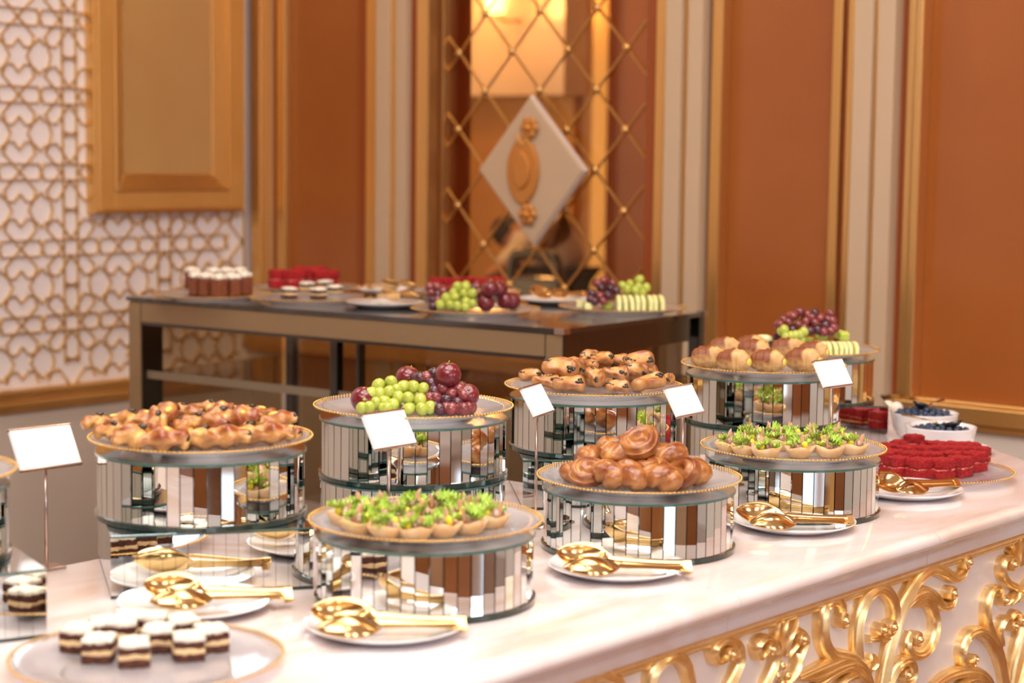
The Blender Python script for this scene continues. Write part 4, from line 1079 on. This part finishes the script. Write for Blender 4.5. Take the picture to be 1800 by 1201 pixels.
# cakes
def rough_box(wx, wy, z0, z1, amp, seed, nx=10, nz=4, dome=0):
    mb = MB(); vs = []; idx = {}; fs = []
    g = [(i, j, k) for i in range(nx+1) for j in range(nx+1) for k in range(nz+1) if i in (0, nx) or j in (0, nx) or k in (0, nz)]
    for (i, j, k) in g:
        x = (i/nx-.5)*wx; y = (j/nx-.5)*wy; z = z0+(z1-z0)*k/nz
        if dome: z += dome*(k/nz)*(1-(2*i/nx-1)**4)*(1-(2*j/nx-1)**4)
        n_ = (V((noise.noise((x*90+seed, y*90, z*90)), noise.noise((x*90, y*90+seed, z*90+7)), noise.noise((x*90, y*90, z*90+seed*2)))) + V((noise.noise((x*260+seed, y*260, z*260)), noise.noise((x*260, y*260+seed, z*260+7)), noise.noise((x*260, y*260, z*260+seed*2))))*.7)*amp
        idx[(i, j, k)] = len(vs); vs.append((x+n_.x, y+n_.y, z+n_.z))
    def q(a, b, c, d): fs.append((idx[a], idx[b], idx[c], idx[d]))
    for i in range(nx):
        for j in range(nx):
            q((i, j, 0), (i, j+1, 0), (i+1, j+1, 0), (i+1, j, 0)); q((i, j, nz), (i+1, j, nz), (i+1, j+1, nz), (i, j+1, nz))
        for k in range(nz):
            q((i, 0, k), (i+1, 0, k), (i+1, 0, k+1), (i, 0, k+1)); q((i+1, nx, k), (i, nx, k), (i, nx, k+1), (i+1, nx, k+1))
            q((0, i+1, k), (0, i, k), (0, i, k+1), (0, i+1, k+1)); q((nx, i, k), (nx, i+1, k), (nx, i+1, k+1), (nx, i, k+1))
    return mb.add(vs, fs)
def cake(layers, w_, seed):
    out = []; z = 0
    for nm, m_, h, sc_, amp, dome in layers:
        out.append((nm, rough_box(w_*sc_, w_*sc_, z, z+h, amp, seed+z*100, dome=dome).mesh(nm, m_, True))); z += h*.97
    return out
choc = [cake((('sponge_layer', CHOC, .0100, 1, .0016, 0), ('cream_layer', CREAML, .0068, 1.01, .0018, 0), ('sponge_layer', CHOC, .0090, 1, .0016, 0), ('cream_topping', CREAMC, .0055, 1.0, .0026, .0035)), .037, s) for s in (1, 5, 9)]
redv = [cake((('red_sponge', REDV, .018, 1, .0026, 0), ('cream_layer', REDC, .0035, .985, .0020, 0), ('red_sponge', REDV, .019, 1, .0032, .002)), .040, s) for s in (2, 6, 11, 15)]
brnc = [cake((('brown_sponge', BRNC, .058, 1, .0014, 0), ('cream_topping', CREAMC, .010, 1.03, .0035, .006)), .034, s) for s in (3, 8)]
CK = [(385,835,'at the left end, back'),(490,885,'front left'),(665,905,'front, left of centre'),(930,875,'front right'),(1045,835,'rightmost'),(785,835,'in the middle, behind the front right one'),(600,800,'in the middle row, left of centre'),(520,800,'in the middle row, left'),(905,785,'in the back row at right'),(750,770,'in the back row, centre'),(640,765,'in the back row, left of centre')]
zJ = CZ+SURF
for k, (x, y, wh) in enumerate(CK):
    place(choc[k % 3], 'chocolate_cake', at(x/2.8125, 840+(y+18)/2.8125, zJ+.0), (0, 0, R((k*37) % 30-4)), 'chocolate cream cake %s on the near left plate' % wh, 'cake', 'chocolate cream cakes on the near left plate', 1.0)
# red velvet
RO = (1450, 680); RS = 5.143; zK = CZ+SURF
rows = [('front row', [(515,745),(650,790),(850,808),(1050,810),(1215,790)]), ('second row', [(470,690),(590,725),(780,745),(960,750),(1130,742),(1340,745)]), ('third row', [(560,670),(720,690),(890,690),(1060,690),(1230,695),(1380,700)]), ('back row', [(700,640),(850,640),(1000,650),(1150,655),(1290,660)])]
for rn, row in rows:
    for q, (x, y) in enumerate(row):
        p = at(RO[0]+x/RS, RO[1]+(y-0)/RS, zK+.004); p.z = zK
        k = q+len(rn); place(redv[k % 4], 'red_velvet_cake', p, (0, 0, R(38+((k*53) % 24)-12)), '%s red velvet cake cube in the %s, right-hand plate' % (nth(q, len(row)), rn), 'cake', 'red velvet cakes on the right plate', .98)
p = at(RO[0]+830/RS, RO[1]+560/RS, zK+.030); p.z = zK+.022
place(redv[0], 'red_velvet_cake', p+V((0, .03, 0)), (0, 0, R(30)), 'red velvet cake cube lying on top of the others', 'cake', 'red velvet cakes on the right plate', .8)

# berry bowls
bowl_me = MB().lathe([(.0001, 0), (.052, 0), (.060, .004), (.070, .022), (.0765, .055), (.0775, .0575), (.0745, .0575), (.067, .024), (.055, .008), (.0001, .007)], 64).mesh('white_bowl', PORC, True)
berm = MB(); berm.ball((0, 0, 0), .0072, 12, 8, (1, 1, .9)); berm.lathe([(.0018, .0058), (.0030, .0074), (.0022, .0064)], 6); berm = berm.mesh('blueberry', BLUEB, True)
def spoon(p, q, label):
    """gilt serving spoon with its head painted dark as a reflection: head at p, handle end at q"""
    d = empty('serving_spoon', p); tag(d, label, 'spoon', 'gilt spoons in the berry bowls'); h = q-p; L_ = h.length; hd = h.normalized()
    mb = MB().tube([tuple(hd*.018), tuple(hd*(L_*.5)+V((0, 0, .003))), tuple(h)], [.003, .0028, .0055], 8, sq=.5); mb.build('handle', GOLDT, d, True)
    rz = atan2(hd.y, hd.x)
    mb = MB().lathe([(.0001, .002), (.012, .006), (.019, .0135), (.020, .0135), (.013, .0045), (.0001, 0)], 24, mx=M.Rotation(rz, 4, 'Z') @ M.Rotation(.25, 4, 'Y') @ M.Diagonal((1.25, .85, 1, 1)))
    mb.build('spoon_head', BLACK, d, True)  # black gloss paints the dark reflection into the gilt head
def bowl(c, wh, nb, hs):
    b_ = link('white_bowl', bowl_me, None, M.Translation(c)); tag(b_, 'white porcelain berry bowl, %s' % wh, 'bowl', 'white bowls of blueberries')
    rnd = random.Random(nb)
    for k in range(nb):
        a = k*2.399; q = .0625*sqrt((k+.5)/nb); h = hs + .012*(1-(q/.0625)**2)+rnd.uniform(-.003, .003)
        o = link('blueberry', berm, None, M.Translation(c+V((q*cos(a), q*sin(a), h))) @ M.Rotation(rnd.uniform(-1, 1), 4, 'X') @ M.Rotation(rnd.uniform(-1, 1), 4, 'Y'))
        tag(o, 'blueberry in the white bowl %s' % wh, 'blueberry', 'blueberries in the bowl %s' % wh)
    MB().lathe([(.0001, hs-.006), (.0660, hs-.008)], 30).build('berry_bed', BLUEB, b_, False)
c1 = at(1657, 783, CZ+.013); c1.z = CZ+.006
sc1 = at(1656, 786, CZ+.013); sc1.z = CZ; wplate(sc1, 'white saucer under the front berry bowl', 'white saucers')
c1 = V((sc1.x-.008, sc1.y-.015, CZ+.0045)); bowl(c1, 'at the front, behind the red cakes', 46, .044)
c2 = V(((1622-900)/FPX*4.27*1.012, 4.26, CZ)); bowl(c2+V((0, 0, .006)), 'at the back, near the counter end', 52, .050)
spoon(c1+V((.022, -.022, .056)), c1+V((-.075, .045, .075)), 'gilt spoon resting in the front berry bowl')
spoon(c2+V((-.012, -.01, .072)), c2+V((.055, .055, .085)), 'spoon with round head showing a painted dark reflection on the back berry bowl')
# cream puffs behind
c3 = V(((1562-900)/FPX*4.52*1.012, 4.52, CZ)); 
tag(MB().lathe([(.0001, 0), (.03, 0), (.045, .03), (.047, .032), (.043, .031), (.028, .006), (.0001, .005)], 32).build('small_dish', PORC, None, True, mx=M.Translation(c3)), 'small white dish behind the square riser', 'dish')
for k, (dx, dy, wh) in enumerate(((-.018, -.008, 'left'), (.016, -.006, 'right'), (0, .018, 'middle'))):
    tag(MB().ball((0, 0, 0), .016, 12, 8, (1, 1, .85)).build('cream_puff', CREAMC, None, True, mx=M.Translation(c3+V((dx, dy, .040)))), '%s cream puff in the small dish' % wh, 'pastry', 'cream puffs in the small dish')

# ---------------------------------------------------------------- back table
TZ = 1.125
tA = at(990, 579, TZ); tL = at(225, 521, TZ); tR = at(1260, 549, TZ)
dl = (tL-tA); ll = dl.length; dr = (tR-tA); lr = dr.length
ang = atan2(dl.y, -dl.x)
print('table', ll, lr, math.degrees(ang))
TM = M.Translation((tA.x, tA.y, 0)) @ M(((-cos(ang), sin(ang), 0, 0), (sin(ang), cos(ang), 0, 0), (0, 0, 1, 0), (0, 0, 0, 1)))
tb = empty('glass_table'); tb.matrix_world = TM
tag(tb, 'tall black glass table with bronze mirrored frame behind the counter', 'table')
LX, LY = ll, lr
def tbox(nm, lo, hi, m, b=0):
    o = MB().box(lo, hi).build(nm, m, tb)
    o.data.flip_normals()
    if b: bev(o, b)
    return o
tbox('table_top', (-.004, -.004, TZ-.012), (LX+.004, LY+.004, TZ), TABTOP)
LW_, LD_, AP = .052, .085, .062
zt_ = TZ-.012
for nm, x0, x1, y0 in (('leg', .0, LW_, 0), ('leg', LX-LW_, LX, 0), ('leg', LX*.485, LX*.485+.026, .012), ('leg', 0, .035, LY-.035), ('leg', LX-.036, LX, LY-.035), ('leg', LX*.455, LX*.455+.014, .05)):  # last, thin leg is added as the mid leg's reflection in the glass
    d_ = LD_ if x1-x0 > .04 else .030
    tbox(nm, (x0+.0005, y0+.004, 0), (x1-.0005, y0+d_, zt_), BLACK, .002)
    if y0 == 0: tbox('bronze_facing', (x0+.003, -.0005, 0), (x1-.003, .0038, zt_-.003), BRONZM)
tbox('apron', (LW_, .004, zt_-AP), (LX-LW_, .075, zt_), BLACK); tbox('apron_edge', (LW_, -.001, zt_-AP-.004), (LX-LW_, .020, zt_-AP+.0048), BLACK); tbox('bronze_facing', (LW_+.001, -.0005, zt_-AP+.005), (LX-LW_-.001, .0038, zt_-.003), BRONZM)
tbox('apron', (.001, LD_, zt_-AP), (.06, LY-LD_, zt_), BLACK); tbox('apron', (LX-.06, LD_, zt_-AP), (LX-.001, LY-LD_, zt_), BLACK); tbox('apron', (LW_, LY-.06, zt_-AP), (LX-LW_, LY-.004, zt_), BLACK)
tbox('glass_side', (LW_, LY-.035, .45), (LX-LW_, LY-.029, zt_-AP), SMOKE); tbox('glass_side', (.03, LD_, .45), (.036, LY-LD_, zt_-AP), SMOKE)
tbox('glass_side', (LX-.036, LD_, .45), (LX-.03, LY-LD_, zt_-AP), SMOKE)
tbox('glass_shelf', (.04, .03, .905), (LX-.04, LY-.03, .913), SMOKE); tbox('shelf_edge', (LW_, .022, .893), (LX-LW_, .030, .915), EDGEL); tbox('shelf_edge', (LW_, LY-.03, .903), (LX-LW_, LY-.022, .912), BLACK)
tbox('corner_clip', (-.006, -.006, TZ-.013), (.022, .022, TZ+.001), CLIP); tbox('corner_clip', (-.006, LY-.02, TZ-.013), (.02, LY+.006, TZ+.001), CLIP)
def tt_at(px, py, h): p = at(px, py, TZ+h); p.z = TZ; return p
zt2 = TZ+SURF
cT1 = tt_at(372, 515, .02); charger(cT1, 'glass charger of tall brown cakes on the back table')
bt = [(345,521),(364,523),(386,525),(409,524),(430,520),(338,511),(376,512),(400,512),(422,511)]
for k, (px, py) in enumerate(bt):
    p = at(px, py, zt2); place(brnc[k % 2], 'brown_cake', p, (0, 0, R(35+(k*29) % 20)), 'tall brown cake with cream top, %s, back table' % (('%s in front' % nth(k, 5)) if k < 5 else ('%s behind' % nth(k-5, 4))), 'cake', 'tall brown cakes on the back table', .95)
cT2 = tt_at(546, 521, .02); charger(cT2, 'glass charger of small cream cakes on the back table')
for k, (px, py) in enumerate([(508,524),(560,525),(588,520),(540,514),(572,511)]):
    place(choc[k % 3], 'chocolate_cake', at(px, py, zt2), (0, 0, R(30+k*9)), 'chocolate cream cake, %s on the back table' % ['front left', 'front centre', 'rightmost', 'second row left', 'second row right'][k], 'cake', 'chocolate cream cakes on the back table', .92)
cT3 = tt_at(537, 503, .02); cT3 = cT3+V((0, 0, 0)); charger(cT3, 'glass charger of red cakes at the far edge of the back table')
for k, (px, py) in enumerate([(490,506),(515,507),(545,505),(575,507),(532,500),(560,500)]):
    place(redv[k % 4], 'red_velvet_cake', at(px, py, zt2), (0, 0, R(25+k*13)), 'red velvet cake, %s on the back table far left charger' % (nth(k, 4)+' in front' if k < 4 else nth(k-4, 2)+' behind'), 'cake', 'red velvet cakes, left side of back table', 1.3)
def back_set(px, py, hp, tp, where):
    p = tt_at(px, py, .015); wplate(p, 'white porcelain plate %s' % where)
    h = at(*hp, TZ+.018); t = at(*tp, TZ+.03); d = t-h
    tongs(V((h.x, h.y, TZ+.006)), atan2(d.y, d.x), 'gold tongs on the white plate %s' % where)
back_set(677, 530, (640, 520), (722, 522), 'near the front edge of the back table'); back_set(684, 507, (645, 502), (715, 503), 'at the far edge of the back table'); back_set(976, 524, (1030, 518), (938, 516), 'between the two fruit plates of the back table')
cT5 = tt_at(815, 510, .02); charger(cT5, 'glass charger of red cakes behind the plums')
for k, (px, py) in enumerate([(768,514),(795,515),(822,514),(850,515),(876,513)]):
    place(redv[k % 4], 'red_velvet_cake', at(px, py, zt2), (0, 0, R(20+k*17)), 'red velvet cake, %s behind the back table grapes' % nth(k, 5), 'cake', 'red velvet cakes, middle of back table', 1.05)
cT6 = at(836, 541, TZ+.0195); cT6.z = TZ; charger(cT6, 'glass charger of grapes and plums on the back table')
pp6 = cT6+V((0, -.045, 0)); pp6.z = zt2+.010
T2 = (600, 460); S2 = 5.0
bunch([('g',1020,220),('g',1095,220),('g',985,275),('g',1075,280),('g',1150,280),('g',1000,310),('g',1095,350),('g',1150,370),('g',955,380),('g',1020,390),('g',870,380),('g',920,320),('g',1090,400)], S2, T2, pp6, pn, 'green grape bunch in front on the back table', 'grapes on the back table', zt2, 1, .0125)
bunch([('r',780,220),('r',840,220),('r',790,280),('d',850,290),('d',800,340),('r',850,340),('d',810,390),('r',900,260),('r',1190,220),('r',1210,270),('d',1160,235)], S2, T2, pp6+V((0, .025, 0)), pn, 'red grape bunch left of the green one on the back table', 'grapes on the back table', zt2, 1, .0125)
for k, (x, y, h, wh) in enumerate(((1310,235,.062,'top'),(1385,240,.056,'upper right'),(1270,360,.024,'lower left'),(1440,340,.026,'lower middle'),(1500,345,.024,'lower right'))):
    plum(at(T2[0]+x/S2, T2[1]+y/S2, zt2+h), .0235, '%s dark plum on the back table' % wh, 'plums on the back table', (.5*k, 0, k))
cT7 = at(1094, 538, TZ+.0195); cT7.z = TZ; charger(cT7, 'glass charger of melon and grapes on the back table')
melon_row(at(1086, 545, zt2), at(1160, 545, zt2), 8, zt2, 'on the back table', 'melon slices on the back table', 1.12)
pp7 = cT7+V((0, -.03, 0)); pp7.z = zt2+.012
T3 = (900, 460); S3 = 4.737
bunch([('g',1065,150),('g',985,185),('g',920,200),('g',1055,210),('g',1120,215),('g',960,230),('g',1030,240),('g',1090,255)], S3, T3, pp7+V((0, .01, 0)), pn2, 'green grapes on top of the back table melon', 'grapes on the melon plate of the back table', zt2+.03, 1, .0115)
bunch([('r',765,155),('r',715,180),('r',840,180),('d',745,220),('d',820,225),('d',870,240),('d',670,265),('r',735,285),('d',800,280),('d',690,330),('d',655,310),('r',760,330)], S3, T3, pp7, pn2, 'dark red grapes left of the back table melon', 'grapes on the melon plate of the back table', zt2, 1, .0115)
for k, (x, y, m_, wh) in enumerate(((790,370,MELONG,'lime coloured'),(580,360,MELON,'yellow leftmost'),(640,375,MELON,'yellow second'),)):
    o = link('melon_chunk', mch.copy(), None, M.Translation(at(T3[0]+x/S3, T3[1]+y/S3, zt2+.008)-V((0, 0, .008))) @ M.Rotation(R(20+k*30), 4, 'Z')); o.data.materials[0] = m_
    bev(o, .004); tag(o, '%s melon chunk before the dark grapes on the back table' % wh, 'melon', 'melon chunks on the back table')
bpy.context.view_layer.update()
